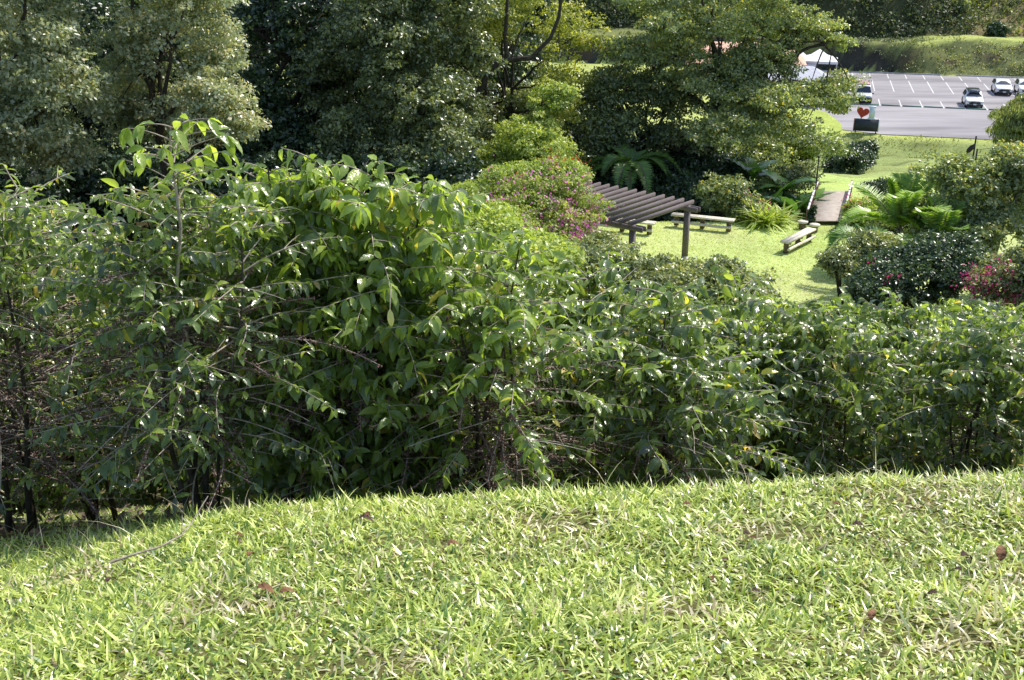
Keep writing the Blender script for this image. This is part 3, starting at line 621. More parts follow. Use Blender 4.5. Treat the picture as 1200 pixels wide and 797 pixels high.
yt = tree('yellow_green_tree', 'airy yellow-green tree with a bare curved limb, top centre', 'tree', base_at(590, 63), [lobe(620, 20, 63, 70, 45), lobe(670, 50, 62, 40, 35), lobe(600, -40, 64, 80, 50), lobe(660, 95, 61, 38, 22), lobe(650, 130, 60, 42, 35), lobe(560, 40, 64, 30, 40)], 36, 'yellow', 420, 50, .45, .14, group=gt, trunk_r=.14, shell=.3, shift=.02)
lb = MB(); Yl = 59.5
for pts, r0 in (([(560, 110), (572, 85), (587, 72), (605, 69), (622, 68), (630, 60), (645, 45), (655, 20), (660, -20)], .2), ([(594, 68), (592, 45), (594, 15), (596, -30)], .17), ([(626, 66), (632, 76)], .08), ([(600, 66), (606, 45), (620, 20)], .07)):
    P = np.array([at(a, b, Yl) for a, b in pts]); lb.tube(P-np.array(yt.location), np.linspace(r0*.8, r0*.4, len(P)), 8)
lb.build('limb', M['bark'], yt, True)
tree('yellow_green_bush', 'bright yellow-green bushy tree directly above the magenta bougainvillea', 'tree', base_at(640, 57), [lobe(645, 120, 57, 28, 25), lobe(615, 165, 56, 45, 35), lobe(650, 185, 55, 35, 30), lobe(590, 190, 56, 40, 25)], 37, 'boug', 420, 55, .4, .13, group=gt, shift=.12)
tree('spreading_tree', 'wide spreading tree with dark forking limbs in front of the car park', 'tree', base_at(822, 60), [lobe(820, 25, 60, 75, 35), lobe(905, 22, 61, 70, 32), lobe(935, 36, 61, 48, 12), lobe(880, 112, 58, 70, 20), lobe(945, 110, 59, 55, 16), lobe(980, 100, 59, 26, 13), lobe(985, 125, 59, 16, 10), lobe(985, 50, 60, 20, 8), lobe(780, 60, 60, 55, 30), lobe(868, 72, 60, 45, 14), lobe(915, 80, 60, 28, 10), lobe(840, 95, 59, 55, 20), lobe(880, 135, 58, 60, 22), lobe(900, 60, 60, 40, 12), lobe(840, 150, 57, 60, 28), lobe(915, 150, 57, 48, 18), lobe(760, 0, 61, 40, 25), lobe(870, -40, 61, 90, 40), lobe(725, 60, 62, 30, 20)], 38, 'spread', 2000, 48, .42, .14, group=gt, trunk_r=.32, limbs=14, shell=.35, trunk_top=.5, twigs=140, shift=.05)
tree('dark_tree', 'dark bluish tree in the shade under the left side of the spreading tree', 'tree', base_at(760, 62), [lobe(720, 105, 62, 40, 32), lobe(770, 110, 61, 45, 40), lobe(720, 160, 60, 40, 35), lobe(790, 170, 60, 40, 35)], 39, 'mid', 560, 50, .5, .16, group=gt, shift=-.12)
tree('dark_tree', 'dark tree crown filling the gap behind the palm and the yellow-green tree', 'tree', base_at(690, 68), [lobe(690, 150, 68, 40, 50), lobe(670, 200, 66, 40, 30), lobe(730, 200, 64, 50, 25)], 40, 'dark', 420, 50, .55, .2, group=gt)
tree('broadleaf_tree', 'low leafy tree between the spreading tree and the footbridge', 'tree', base_at(930, 64), [lobe(920, 165, 64, 45, 22), lobe(960, 175, 64, 28, 18), lobe(890, 185, 62, 40, 22)], 41, 'spread', 400, 48, .4, .14, group=gt, shift=-.05)
for i, (px, Y, w_, h, lbl) in enumerate([(-150, 52, 130, 150, 'tall tree beyond the left edge'), (110, 62, 90, 150, 'dark tree in the gap between the two silvery trees'), (250, 70, 80, 130, 'dark tall tree behind the olive-silver tree'), (490, 75, 110, 140, 'tall dark tree rising behind the mid-green tree'), (600, 82, 60, 90, 'distant dark tree behind the airy yellow-green tree'), (-40, 95, 120, 130, 'far dark tree behind the left silvery tree'), (180, 98, 120, 130, 'far dark tree behind the olive-silver tree'), (340, 92, 100, 130, 'far dark tree behind the bare black trunk'), (430, 100, 90, 130, 'far dark tree behind the dark evergreen'), (540, 98, 70, 110, 'far dark tree behind the bare curved limb')]):
    tree('dark_tree', lbl, 'tree', base_at(px, Y), [lobe(px, 40, Y, w_, h), lobe(px+20, 150, Y, w_*.8, h*.5), lobe(px-30, 100, Y, w_*.8, h*.6)], 50+i, 'dark', 750, 50, .65, .22, group=gt, shift=-.05)
# flowering mounds
tree('bougainvillea', 'large mound of bougainvillea with magenta and orange bracts beside the pergola', 'bush', base_at(625, 39), [lobe(645, 236, 39, 56, 34), lobe(600, 258, 38, 60, 30), lobe(662, 258, 38.5, 40, 30), lobe(560, 235, 40, 44, 26), lobe(650, 208, 40, 38, 20), lobe(600, 215, 40, 40, 20)], 60, 'boug', 1500, 50, .24, .085, limbs=12, trunk_r=.05, bush=True, shift=.08,
     flowers=[('magenta', 480, lambda p, r: -abs(((p[:, 0]-X(652, 38, -11))/2.2))-abs((p[:, 2]+9.9)/1.9)+r.normal(0, 1.1, len(p))+(38.8-p[:, 1])*1.1, .085), ('orange', 20, lambda p, r: p[:, 2]*1.3+r.normal(0, .4, len(p))-abs(p[:, 0]-X(668, 39, -10))*.4, .07)])
for i, (px, py, Y, wp, hp, lbl) in enumerate([(540, 262, 33, 55, 26, 'green leafy bush left of the bougainvillea mound'), (610, 300, 31, 60, 24, 'leafy bush below the bougainvillea mound'), (690, 300, 33, 45, 20, 'low leafy bush under the left end of the pergola'), (755, 325, 33, 45, 22, 'leafy bush below the short pergola post'), (835, 332, 32, 45, 20, 'leafy bush in front of the lawn, below the taller pergola post')]):
    tree('leafy_bush', lbl, 'bush', base_at(px, Y), [lobe(px, py, Y, wp*1.15, hp), lobe(px+wp*.5, py+12, Y-1, wp*.8, hp), lobe(px-wp*.5, py+8, Y-.5, wp*.8, hp*.9)], 70+i, 'boug' if i < 2 else 'mid', 560, 45, .26, .11, bush=True, trunk_r=.03, limbs=8, shift=.12)
tree('leafy_bush', 'pale-leaved bush with a few pink flowers behind the long bench right of the pergola', 'bush', base_at(850, 53), [lobe(845, 228, 53, 28, 24), lobe(870, 240, 52.5, 22, 16)], 80, 'spread', 300, 45, .26, .12, bush=True, trunk_r=.03, limbs=6, shift=.05, flowers=[('crimson', 16, lambda p, r: p[:, 0]*.8-p[:, 1]*.5+r.normal(0, .5, len(p)), .09)])
tree('dark_bush', 'dark thicket in the shade at the foot of the spreading tree', 'bush', base_at(800, 57), [lobe(790, 222, 57, 40, 24), lobe(740, 222, 58, 40, 24), lobe(850, 205, 59, 45, 24), lobe(800, 195, 60, 40, 24), lobe(740, 190, 62, 40, 28)], 81, 'dark', 650, 45, .35, .16, bush=True, trunk_r=.04, limbs=6)
tree('dark_bush', 'dark rounded bush beyond the footbridge left of the grassy bank', 'bush', base_at(1000, 76), [lobe(992, 190, 76, 28, 16), lobe(1012, 178, 78, 14, 12)], 82, 'dark', 240, 45, .4, .17, bush=True, trunk_r=.05, limbs=6)
# right-hand thicket
tree('dark_bush', 'large dark glossy bush at the right edge of the lawn', 'bush', base_at(1080, 35), [lobe(1080, 322, 35, 70, 32), lobe(1110, 300, 35.5, 50, 26), lobe(1030, 340, 34.5, 40, 20)], 83, 'dark', 900, 50, .24, .10, bush=True, trunk_r=.05, limbs=10, shift=.18, flowers=[('crimson', 7, lambda p, r: p[:, 2]*1.2-abs(p[:, 0]-X(1035, 35, -11))*1.5+r.normal(0, .3, len(p)), .085)])
tree('leafy_bush', 'yellow-green low bush spilling onto the right side of the lawn', 'bush', base_at(990, 38), [lobe(990, 308, 38, 26, 18), lobe(1020, 288, 38.5, 26, 14)], 84, 'mid', 330, 45, .24, .10, bush=True, trunk_r=.04, limbs=8, shift=.15)
tree('bougainvillea', 'bougainvillea with crimson bracts at the right edge above the coffee rows', 'bush', base_at(1185, 32), [lobe(1180, 330, 32, 40, 30), lobe(1225, 310, 32, 40, 40)], 85, 'mid', 480, 50, .22, .09, bush=True, trunk_r=.05, limbs=8, shift=.05, flowers=[('crimson', 85, lambda p, r: -abs(p[:, 0]-X(1160, 32, -11))-abs(p[:, 2]+10.9)*1.1+r.normal(0, .25, len(p))+(p[:, 1] < 32)*.8, .085)])
tree('broadleaf_tree', 'open small tree with pale curved branches at the right edge', 'tree', base_at(1150, 41), [lobe(1110, 208, 42, 30, 28), lobe(1150, 215, 41, 45, 42), lobe(1195, 200, 41, 45, 40), lobe(1165, 265, 40, 50, 30), lobe(1240, 230, 41, 50, 60), lobe(1095, 245, 41, 25, 20)], 86, 'spread', 760, 42, .34, .13, group=gt, trunk_r=.13, bark='palebark', limbs=10, shell=.2, shift=.05, twigs=90)
tree('weeping_tree', 'rounded weeping tree with yellow tips at the right edge in front of the car park', 'tree', base_at(1195, 66), [lobe(1195, 150, 66, 32, 34), lobe(1225, 140, 66, 40, 44)], 87, 'mid', 300, 80, .5, .24, group=gt, templ=LT_thin, hang=2.2, shift=.15, trunk_r=.2)
for i, (px, py, Y, wp, hp, mm, lbl) in enumerate([(1012, 252, 50, 22, 16, 'boug', 'reddish-tipped bush right of the footbridge'), (1060, 262, 47, 34, 26, 'mid', 'green bush behind the bright arching palm'), (1110, 250, 50, 40, 32, 'mid', 'thick green bush behind the open small tree'), (1170, 240, 52, 45, 40, 'spread', 'tall leafy bush behind the open small tree at the right edge'), (1030, 225, 60, 22, 14, 'dark', 'dark bush at the far end of the gully'), (1110, 285, 40, 45, 20, 'mid', 'leafy bush between the palm and the crimson bougainvillea'), (1120, 215, 62, 40, 18, 'spread', 'grey-green bush at the foot of the grassy bank')]):
    tree('leafy_bush', lbl, 'bush', base_at(px, Y), [lobe(px, py, Y, wp, hp), lobe(px+wp*.4, py+hp*.6, Y-.8, wp*.8, hp*.8), lobe(px-wp*.4, py+hp*.7, Y-.5, wp*.7, hp*.7)], 600+i, mm, 420, 45, .28, .12, bush=True, trunk_r=.04, limbs=7, shift=.05, flowers=[('crimson', 14, lambda p, r: p[:, 2]+r.normal(0, .3, len(p)), .07)] if i == 0 else None)
# shaded understorey closing the view under the trees on the left
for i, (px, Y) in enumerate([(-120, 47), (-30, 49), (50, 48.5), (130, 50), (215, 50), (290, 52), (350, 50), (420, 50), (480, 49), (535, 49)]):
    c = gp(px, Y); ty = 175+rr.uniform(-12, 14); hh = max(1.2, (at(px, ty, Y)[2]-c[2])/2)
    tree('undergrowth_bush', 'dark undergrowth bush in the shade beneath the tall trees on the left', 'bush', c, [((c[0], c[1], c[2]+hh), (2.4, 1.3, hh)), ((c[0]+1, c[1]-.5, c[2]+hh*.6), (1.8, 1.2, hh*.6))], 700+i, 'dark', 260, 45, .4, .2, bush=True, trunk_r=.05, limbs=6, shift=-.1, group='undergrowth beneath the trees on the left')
# low ground plants hiding the gully and field edges
for i, (px, Y) in enumerate([(870, 54.3), (830, 55), (900, 57), (770, 54.5), (700, 54), (650, 52), (930, 58.5)]):
    c = base_at(px, Y); s_ = rr.uniform(.8, 1.2)
    tree('undergrowth_bush', ['low bush at the foot of the banana clump', 'low bush behind the long bench', 'shaded bush behind the banana clump', 'low bush behind the pergola', 'low bush left of the short bench', 'bush behind the bougainvillea mound', 'bush beside the far end of the footbridge'][i], 'bush', c, [((c[0], c[1], c[2]+.9*s_), (1.4*s_, 1.0, .9*s_))], 90+i, 'dark' if i % 2 else 'mid', 130, 45, .28, .13, bush=True, trunk_r=.03, limbs=5, shift=-.02)

# ------------------------------------------------------------------ palms, bananas, strap-leaved plants
def palm(label, loc, seed, n=14, L=2.2, up=.9, trunk=1.0, mm='palm', leafl=.42, group=None, tr=.09, shift=0):
    r = np.random.default_rng(seed); root = thing('feather_palm', label, 'palm', loc)
    tk = MB(); q = np.linspace(0, 1, 10)[:, None]; tk.tube(np.array((0, 0, -.2))*(1-q)+np.array((.1, 0, trunk))*q, np.linspace(tr*1.3, tr, 10), 9); tk.build('trunk', M['palebark'], root, True)
    for i in range(n):
        fr, st_ = MB(), MB()
        a = i*2.4+r.normal(0, .2); e = min(1.5, up*r.uniform(.4, 1.15)); l_ = L*r.uniform(.75, 1.1)
        q = np.linspace(0, 1, 16); d = np.array((math.cos(a)*math.cos(e), math.sin(a)*math.cos(e), math.sin(e)))
        P = np.array((.1, 0, trunk))+d*l_*q[:, None]-np.array((0, 0, 1))*l_*(.75 if up < 1 else .36)*(q**2.4)[:, None]
        st_.tube(P, np.linspace(.025, .006, 16), 5)
        m_ = 60; qi = np.linspace(.12, 1, m_); PP = np.stack([np.interp(qi, q, P[:, k]) for k in range(3)], 1); Tn = nrm(np.gradient(PP, axis=0)); sv = nrm(np.cross(Tn, (0, 0, 1)))
        for sg in (1, -1):
            D = nrm(sv*sg+Tn*.55-np.array((0, 0, .35))+r.normal(0, .07, (m_, 3))); N = nrm(np.cross(D, Tn)*sg*-1+r.normal(0, .1, (m_, 3)))
            fr.leaves(*LT_thin, PP, D, N, leafl*np.sin(np.pi*np.clip(qi*.85+.12, 0, 1))**.7*r.uniform(.85, 1.1, m_), np.clip(r.normal(.5+shift, .15, m_), 0, 1), np.full(m_, .35), np.full(m_, .62))
        f = fr.build('frond', M[mm], root); st_.build('midrib', M['palebark'], f, True)
    return root
palm('bright arching palm between the footbridge and the small tree at the right', base_at(1042, 41.5), 1, n=16, L=3.4, up=1.22, trunk=2.3, leafl=.6, shift=.38)
palm('smaller palm with pale arching fronds right of the footbridge', base_at(1088, 40), 2, n=15, L=2.9, up=1.2, trunk=2.0, leafl=.62, shift=.2)
palm('low shaded palm beside the right side of the lawn', base_at(1000, 43.5), 3, n=13, L=2.1, trunk=1.3, leafl=.5, shift=-.1)
palm('tall-fronded palm in the shade behind the pergola', base_at(735, 57), 4, n=16, L=3.2, trunk=2.6, leafl=.6, shift=-.15)
palm('second shaded palm right of the tall-fronded one, low behind the pergola rafters', base_at(795, 56), 5, n=11, L=2.2, trunk=1.0, leafl=.5, shift=-.25)
def fan_palm(label, loc, seed):
    r = np.random.default_rng(seed); root = thing('fan_palm', label, 'palm', loc); tk = MB()
    q = np.linspace(0, 1, 6)[:, None]; tk.tube(np.array((0, 0, -.2))*(1-q)+np.array((0, 0, 2.1))*q, .09, 8); tk.build('trunk', M['bark'], root, True)
    for i in range(11):
        a = i*2.4; e = r.uniform(-.1, 1.2); l_ = r.uniform(.6, 1.0); d = np.array((math.cos(a)*math.cos(e), math.sin(a)*math.cos(e), math.sin(e))); c = np.array((0, 0, 2.1))+d*l_
        fr = MB(); sv = nrm(np.cross(d, (0, 0, 1))); an = np.linspace(-1.5, 1.5, 26)
        D = nrm(np.cos(an)[:, None]*d+np.sin(an)[:, None]*sv-np.array((0, 0, .1))); N = np.tile(np.cross(sv, d), (26, 1))
        fr.leaves(*LT_thin, np.tile(c, (26, 1)), D, N, r.uniform(.55, .75, 26), np.clip(r.normal(.6, .15, 26), 0, 1), np.full(26, .3), np.full(26, .8))
        f = fr.build('fan_leaf', M['palm'], root); s2 = MB(); s2.tube([np.array((0, 0, 2.1)), c], .012, 4); s2.build('stalk', M['palebark'], f)
fan_palm('small fan palm at the left shoulder of the bougainvillea mound', base_at(552, 43), 3)
def banana(label, loc, seed, n=9, L=1.7, shift=0):
    r = np.random.default_rng(seed); root = thing('banana_plant', label, 'plant', loc); tk = MB(); hh = r.uniform(1.0, 1.6)
    q = np.linspace(0, 1, 6)[:, None]; tk.tube(np.array((0, 0, -.2))*(1-q)+np.array((.1, .05, hh))*q, np.linspace(.11, .07, 6), 9); tk.build('stem', M['palm'], root, True)
    T, F = leaf_template(12, .15, .25, .015)
    for i in range(n):
        a = i*2.4+r.normal(0, .3); e = r.uniform(.5, 1.35); fo = MB(); l_ = L*r.uniform(.7, 1.15)
        D = np.array([[math.cos(a)*math.cos(e), math.sin(a)*math.cos(e), math.sin(e)]]); N = np.array([[-math.cos(a)*math.sin(e), -math.sin(a)*math.sin(e), math.cos(e)]])
        fo.leaves(T, F, np.array([[.1, .05, hh]]), D, N, np.array([l_]), np.array([np.clip(r.normal(.5+shift, .25), 0, 1)]), np.array([r.uniform(.25, .8)]), np.array([1.3]))
        fo.build('leaf', M['banana'], root, True)
for i, (px, Y, lb_) in enumerate([(895, 55.2, 'banana plant at the left of its clump, behind the strap-leaved border plants'), (915, 56.6, 'tallest banana plant with upright lit leaves in the clump left of the footbridge'), (938, 55.6, 'banana plant right beside the footbridge railing'), (878, 57.6, 'banana plant at the back of the clump in the shade'), (925, 54.6, 'lowest banana plant at the front of the clump')]):
    banana(lb_, base_at(px, Y), 200+i, L=1.9, shift=.1)
def strap(label, loc, seed, n=60, L=.9, wdt=.045, mm='boug', up=1.1):
    r = np.random.default_rng(seed); a = r.uniform(0, 2*math.pi, n); e = r.uniform(.5, 1.5, n); D = np.stack([np.cos(a)*np.cos(e), np.sin(a)*np.cos(e), np.sin(e)], 1)
    N = np.stack([-np.cos(a)*np.sin(e), -np.sin(a)*np.sin(e), np.cos(e)], 1); T, F = leaf_template(6, .05, .3)
    root = thing('strap_leaved_plant', label, 'plant', loc); mb = MB()
    P = np.concatenate([r.normal(0, .16, (n, 2)), np.zeros((n, 1))], 1)
    mb.leaves(T, F, P, D, N, L*r.uniform(.5, 1.1, n), np.clip(r.normal(.65, .2, n), 0, 1), r.uniform(.3, 1.1, n)); mb.build('foliage', M[mm], root)
    return root
for i, (px, Y) in enumerate([(882, 51.5), (893, 52.2), (905, 51.3), (899, 50.6), (888, 50.8), (915, 51.8)]):
    strap(['strap-leaved plant at the left of the sunny border clump', 'tallest strap-leaved plant at the back of the sunny border', 'strap-leaved plant at the right of the sunny border', 'front strap-leaved plant nearest the lawn', 'strap-leaved plant beside the pink flowers', 'strap-leaved plant nearest the footbridge'][i], base_at(px, Y), 300+i, L=1.3, n=80)

# ------------------------------------------------------------------ pergola, benches, bridge
LWN = -14.0
def pergola():
    r_, b_ = np.array((.655, .756, 0)), np.array((-.756, .655, 0)); O = np.array((4.6, 41.9, 0.))
    root = thing('pergola', 'brown timber pergola with slanting open rafters on the lawn', 'pergola', (O[0], O[1], LWN)); L, n, sp = 4.7, 12, .49
    zt = 2.32
    for i in range(n):
        mb = MB(); p = b_*i*sp; mb.beam(p+np.array((0, 0, zt+.075)), p+r_*L+np.array((0, 0, zt+.075)), .095, .17); mb.build('rafter', M['pergola'], root)
    for t in (.28, L-.42):
        for off in (-.052, .052):
            mb = MB(); mb.beam(r_*t+r_*off*2.2-b_*.55+np.array((0, 0, zt-.11)), r_*t+r_*off*2.2+b_*(n*sp)+np.array((0, 0, zt-.11)), .05, .2); mb.build('beam', M['pergola'], root)
        for s_ in (.0, (n-1)*sp-.2):
            q = r_*t+b_*s_; mb = MB(); mb.box((q[0], q[1], zt/2-.1), (.2, .2, zt+.2), math.atan2(r_[1], r_[0])); p_ = mb.build('post', M['pergola'], root)
            m2 = MB(); m2.box((q[0], q[1], .04-(.1)), (.26, .26, .28), math.atan2(r_[1], r_[0]), taper=(.85, .85)); m2.build('footing', M['concrete'], p_)
pergola()
def bench(label, a, b, z=LWN, h=.44, depth=.42, rail=True):
    a = np.array((a[0], a[1], 0.)); b = np.array((b[0], b[1], 0.)); d = b-a; L = np.linalg.norm(d); d /= L; s_ = np.array((d[1], -d[0], 0))
    root = thing('log_bench', label, 'bench', (a[0], a[1], z), group='split-log benches on the lawn')
    for k in (-.5, .5):
        mb = MB(); n = 8; P = [d*L*t+s_*depth*k*.52+np.array((0, 0, h+.006*math.sin(t*9+k))) for t in np.linspace(0, 1, n)]
        mb.beam(P[0], P[-1], depth*.49, .075)
        mb.build('seat_plank', M['wood'], root)
    for t in (.08, .5, .92):
        mb = MB(); c = d*L*t; mb.lathe((c[0], c[1], 0), [(.0, -.08), (.12, -.08), (.12, .1), (.105, h-.04), (0, h-.04)], 12); mb.build('leg', M['wood_dark'], root)
        mb = MB(); mb.beam(c-s_*depth*.5+np.array((0, 0, h-.075)), c+s_*depth*.5+np.array((0, 0, h-.075)), .12, .07); mb.build('bearer', M['wood_dark'], root)
    if rail:
        mb = MB(); mb.tube([d*L*t+s_*depth*.48+np.array((0, 0, .13+.008*math.sin(6*t))) for t in np.linspace(.02, .98, 8)], .065, 9); mb.build('log_rail', M['wood'], root)
bench('long log bench right of the taller pergola post, along the far edge of the lawn', (7.6, 50.75), (10.35, 49.6))
bench('log bench seen behind the pergola rafters', (3.7, 50.3), (6.6, 49.1))
bench('sunlit white log bench standing alone on the lawn before the footbridge', (11.85, 46.0), (13.6, 48.2))
for i, (px, Y, lb_) in enumerate([(940, 50.2, 'small round log stool left of the dark cone plant'), (954, 49.6, 'small round log stool right of the dark cone plant')]):
    p = gp(px, Y); root = thing('log_stool', lb_, 'stool', p); mb = MB(); mb.lathe((0, 0, 0), [(0, -.1), (.16, -.1), (.15, .3), (.0, .3)], 14); mb.build('log', M['wood_dark'], root)
    mb = MB(); mb.lathe((0, 0, 0), [(0, .3), (.24, .3), (.25, .34), (.24, .38), (0, .39)], 16); mb.build('seat', M['wood'], root)
cp = gp(950, 50.6); tree('cone_plant', 'small dark upright cone-shaped plant behind the lone bench', 'plant', cp, [((cp[0], cp[1], cp[2]+.45), (.16, .16, .42)), ((cp[0]+.05, cp[1], cp[2]+.8), (.08, .08, .25))], 401, 'dark', 60, 30, .07, .09, bush=True, trunk_r=.02, limbs=3)
def bridge():
    n0, n1 = onz(946, 260, -13.98), onz(988, 260, -13.98); f0 = at(958, 226.5, 58.4); f1 = at(996, 226.5, 58.4)
    zd = -13.93; zf = -14.3
    dn, df = n1-n0, f1-f0
    root = thing('footbridge', 'wooden plank footbridge with a low railing leading off the lawn', 'footbridge', (n0[0], n0[1], zd))
    o = np.array((n0[0], n0[1], zd)); k = 42; mb = MB()
    def P(t, s_): 
        a = n0+(f0-n0)*t; b = n1+(f1-n1)*t; q = a+(b-a)*s_; return np.array((q[0], q[1], zd+(zf-zd)*t+.1*math.sin(math.pi*t)))-o
    for i in range(k):
        t0, t1 = i/k, (i+.93)/k; c = [P(t0, 0), P(t0, 1), P(t1, 1), P(t1, 0)]; lo = [q-np.array((0, 0, .05)) for q in c]
        mb.add(c+lo, [(0, 1, 2, 3), (7, 6, 5, 4), (0, 4, 5, 1), (1, 5, 6, 2), (2, 6, 7, 3), (3, 7, 4, 0)])
    mb.build('deck', M['deck'], root)
    for s_ in (.03, .97):
        mb = MB(); [mb.beam(P(i/10, s_)-np.array((0, 0, .17)), P((i+1)/10, s_)-np.array((0, 0, .17)), .12, .22) for i in range(10)]; mb.build('girder', M['wood_dark'], root)
    for s_ in (-.02, 1.02):
        rl = MB(); [rl.beam(P(i/10, s_)+np.array((0, 0, .52)), P((i+1)/10, s_)+np.array((0, 0, .52)), .09, .05) for i in range(10)]; rl.build('top_rail', M['white'], root)
        rl = MB(); [rl.beam(P(i/10, s_)+np.array((0, 0, .3)), P((i+1)/10, s_)+np.array((0, 0, .3)), .035, .24) for i in range(10)]; rl.build('side_panel', M['rail'], root)
        for i in range(6):
            q = P(i/5, s_); ps = MB(); ps.box((q[0], q[1], q[2]+.24), (.09, .09, .66)); ps.build('post', M['rail'], root)
bridge()
def pole():
    c = gp(950, 55.5); root = thing('slim_pole', 'slim dark pole standing among the bananas by the footbridge', 'pole', c); mb = MB(); mb.tube([(0, 0, -.3), (0, 0, 4.2)], .035, 8); mb.build('shaft', M['iron'], root); mb = MB(); mb.box((0, 0, 4.25), (.14, .14, .06)); mb.build('cap', M['iron'], root)
pole()
def handrail():
    a = at(885, 341, 37.8); b = at(915, 348, 37.2); root = thing('handrail', 'dark metal handrail half hidden in the shrubs at the near edge of the lawn', 'railing', (a[0], a[1], a[2]-1)); d = b-a
    mb = MB(); mb.beam((0, 0, 1), d+np.array((0, 0, 1)), .06, .05); mb.build('top_rail', M['iron'], root)
    mb = MB(); mb.beam((0, 0, .55), d*.55+np.array((0, 0, .6)), .05, .04); mb.build('lower_rail', M['iron'], root)
    for t in (0, .55, 1):
        q = d*t; mb = MB(); mb.box((q[0], q[1], q[2]+.5-.05), (.06, .06, 1.05)); mb.build('post', M['iron'], root)
handrail()

# ------------------------------------------------------------------ car park
def lot():
    u0, u1 = -3, 75
    mb = MB(); nu = 40; us = np.linspace(u0, u1, nu)
    def edge(u): return V_NEAR-.9+(1.6*sst(7, 3, u))
    P = []
    for u in us:
        for t in np.linspace(0, 1, 8):
            v = edge(u)*(1-t)+(V_FAR+.35)*t; x, y = lotxy(u, v); P.append((x, y, LZ))
    F = [(i*8+j, (i+1)*8+j, (i+1)*8+j+1, i*8+j+1) for i in range(nu-1) for j in range(7)]
    mb.add(P, F); mb.build('parking_lot', M['asphalt'], kind='structure')
    # kerb along the back
    mb = MB(); mb.beam((*lotxy(u0, V_FAR+.3), LZ+.02), (*lotxy(u1, V_FAR+.3), LZ+.02), .22, .26); mb.build('kerb', M['concrete'], kind='structure')
    def line(u_a, v_a, u_b, v_b, wd=.12):
        a, b = np.array(lotxy(u_a, v_a)), np.array(lotxy(u_b, v_b)); d = (b-a)/np.linalg.norm(b-a); s_ = np.array((-d[1], d[0]))*wd/2; z = LZ+.006
        MK.add([(*(a-s_), z), (*(a+s_), z), (*(b+s_), z), (*(b-s_), z)], [(0, 1, 2, 3)])
    global MK; MK = MB()
    return line
line = lot()
def uvpx(px, py): p = onz(px, py, LZ); return lotuv(p[0], p[1])
ua, va = uvpx(1031, 122); print('front row line', ua, va, 'next', uvpx(1055.5, 123)); print('mid', uvpx(1042.2, 94), uvpx(1049.2, 108), uvpx(1064, 95.5)); print('far', uvpx(1038, 88), uvpx(1000, 86), uvpx(1170, 88.5)); print('near edge', uvpx(1000, 152.5), uvpx(1100, 158), uvpx(1165, 164)); print('car1', uvpx(1142, 127), 'car2', uvpx(1175, 112), 'van', uvpx(1015, 121))
SP = 2.22
u_first = ua
for k in range(-3, 13):
    u = u_first+k*SP
    line(u, va-1.2, u, va+3.6)
    line(u-.2, va+9.6, u-.2, va+19.2)
    line(u-.3, V_FAR-4.2, u-.3, V_FAR-.2)
line(u_first-8, va+14.4, u_first+32, va+14.4, .08)
MK.build('parking_markings', M['paint'], kind='structure')
def wheel_stops():
    mb = MB(); L = 1.95
    prof = [(-.09, 0), (.09, 0), (.06, .13), (-.06, .13)]
    v = [(x, y, z) for x in (-L/2, L/2) for y, z in prof]; mb.add(v, [(0, 1, 2, 3), (7, 6, 5, 4), (0, 4, 5, 1), (1, 5, 6, 2), (2, 6, 7, 3), (3, 7, 4, 0)])
    me = None
    for k in range(-2, 11):
        x, y = lotxy(u_first+(k+.5)*SP, va-1.0)
        if me is None: o = mb.build('wheel_stop', M['kerb']); me = o.data; first = o
        else: o = first.copy(); col.objects.link(o)
        o.location = (x, y, LZ+.004); o.rotation_euler = (0, 0, -LROT)
        lbl = {-1: 'green wheel stop in front of the van', 0: 'green wheel stop, first to the right of the van', 1: 'green wheel stop, second to the right of the van', 2: 'green wheel stop, third to the right of the van', 3: 'green wheel stop just left of the lone white car', 4: 'green wheel stop under the nose of the lone white car', 5: 'green wheel stop just right of the lone white car'}.get(k, 'green wheel stop hidden behind trees at the end of the front row')
        tag(o, lbl, 'wheel stop', 'wheel stops along the front row of the car park')
wheel_stops()

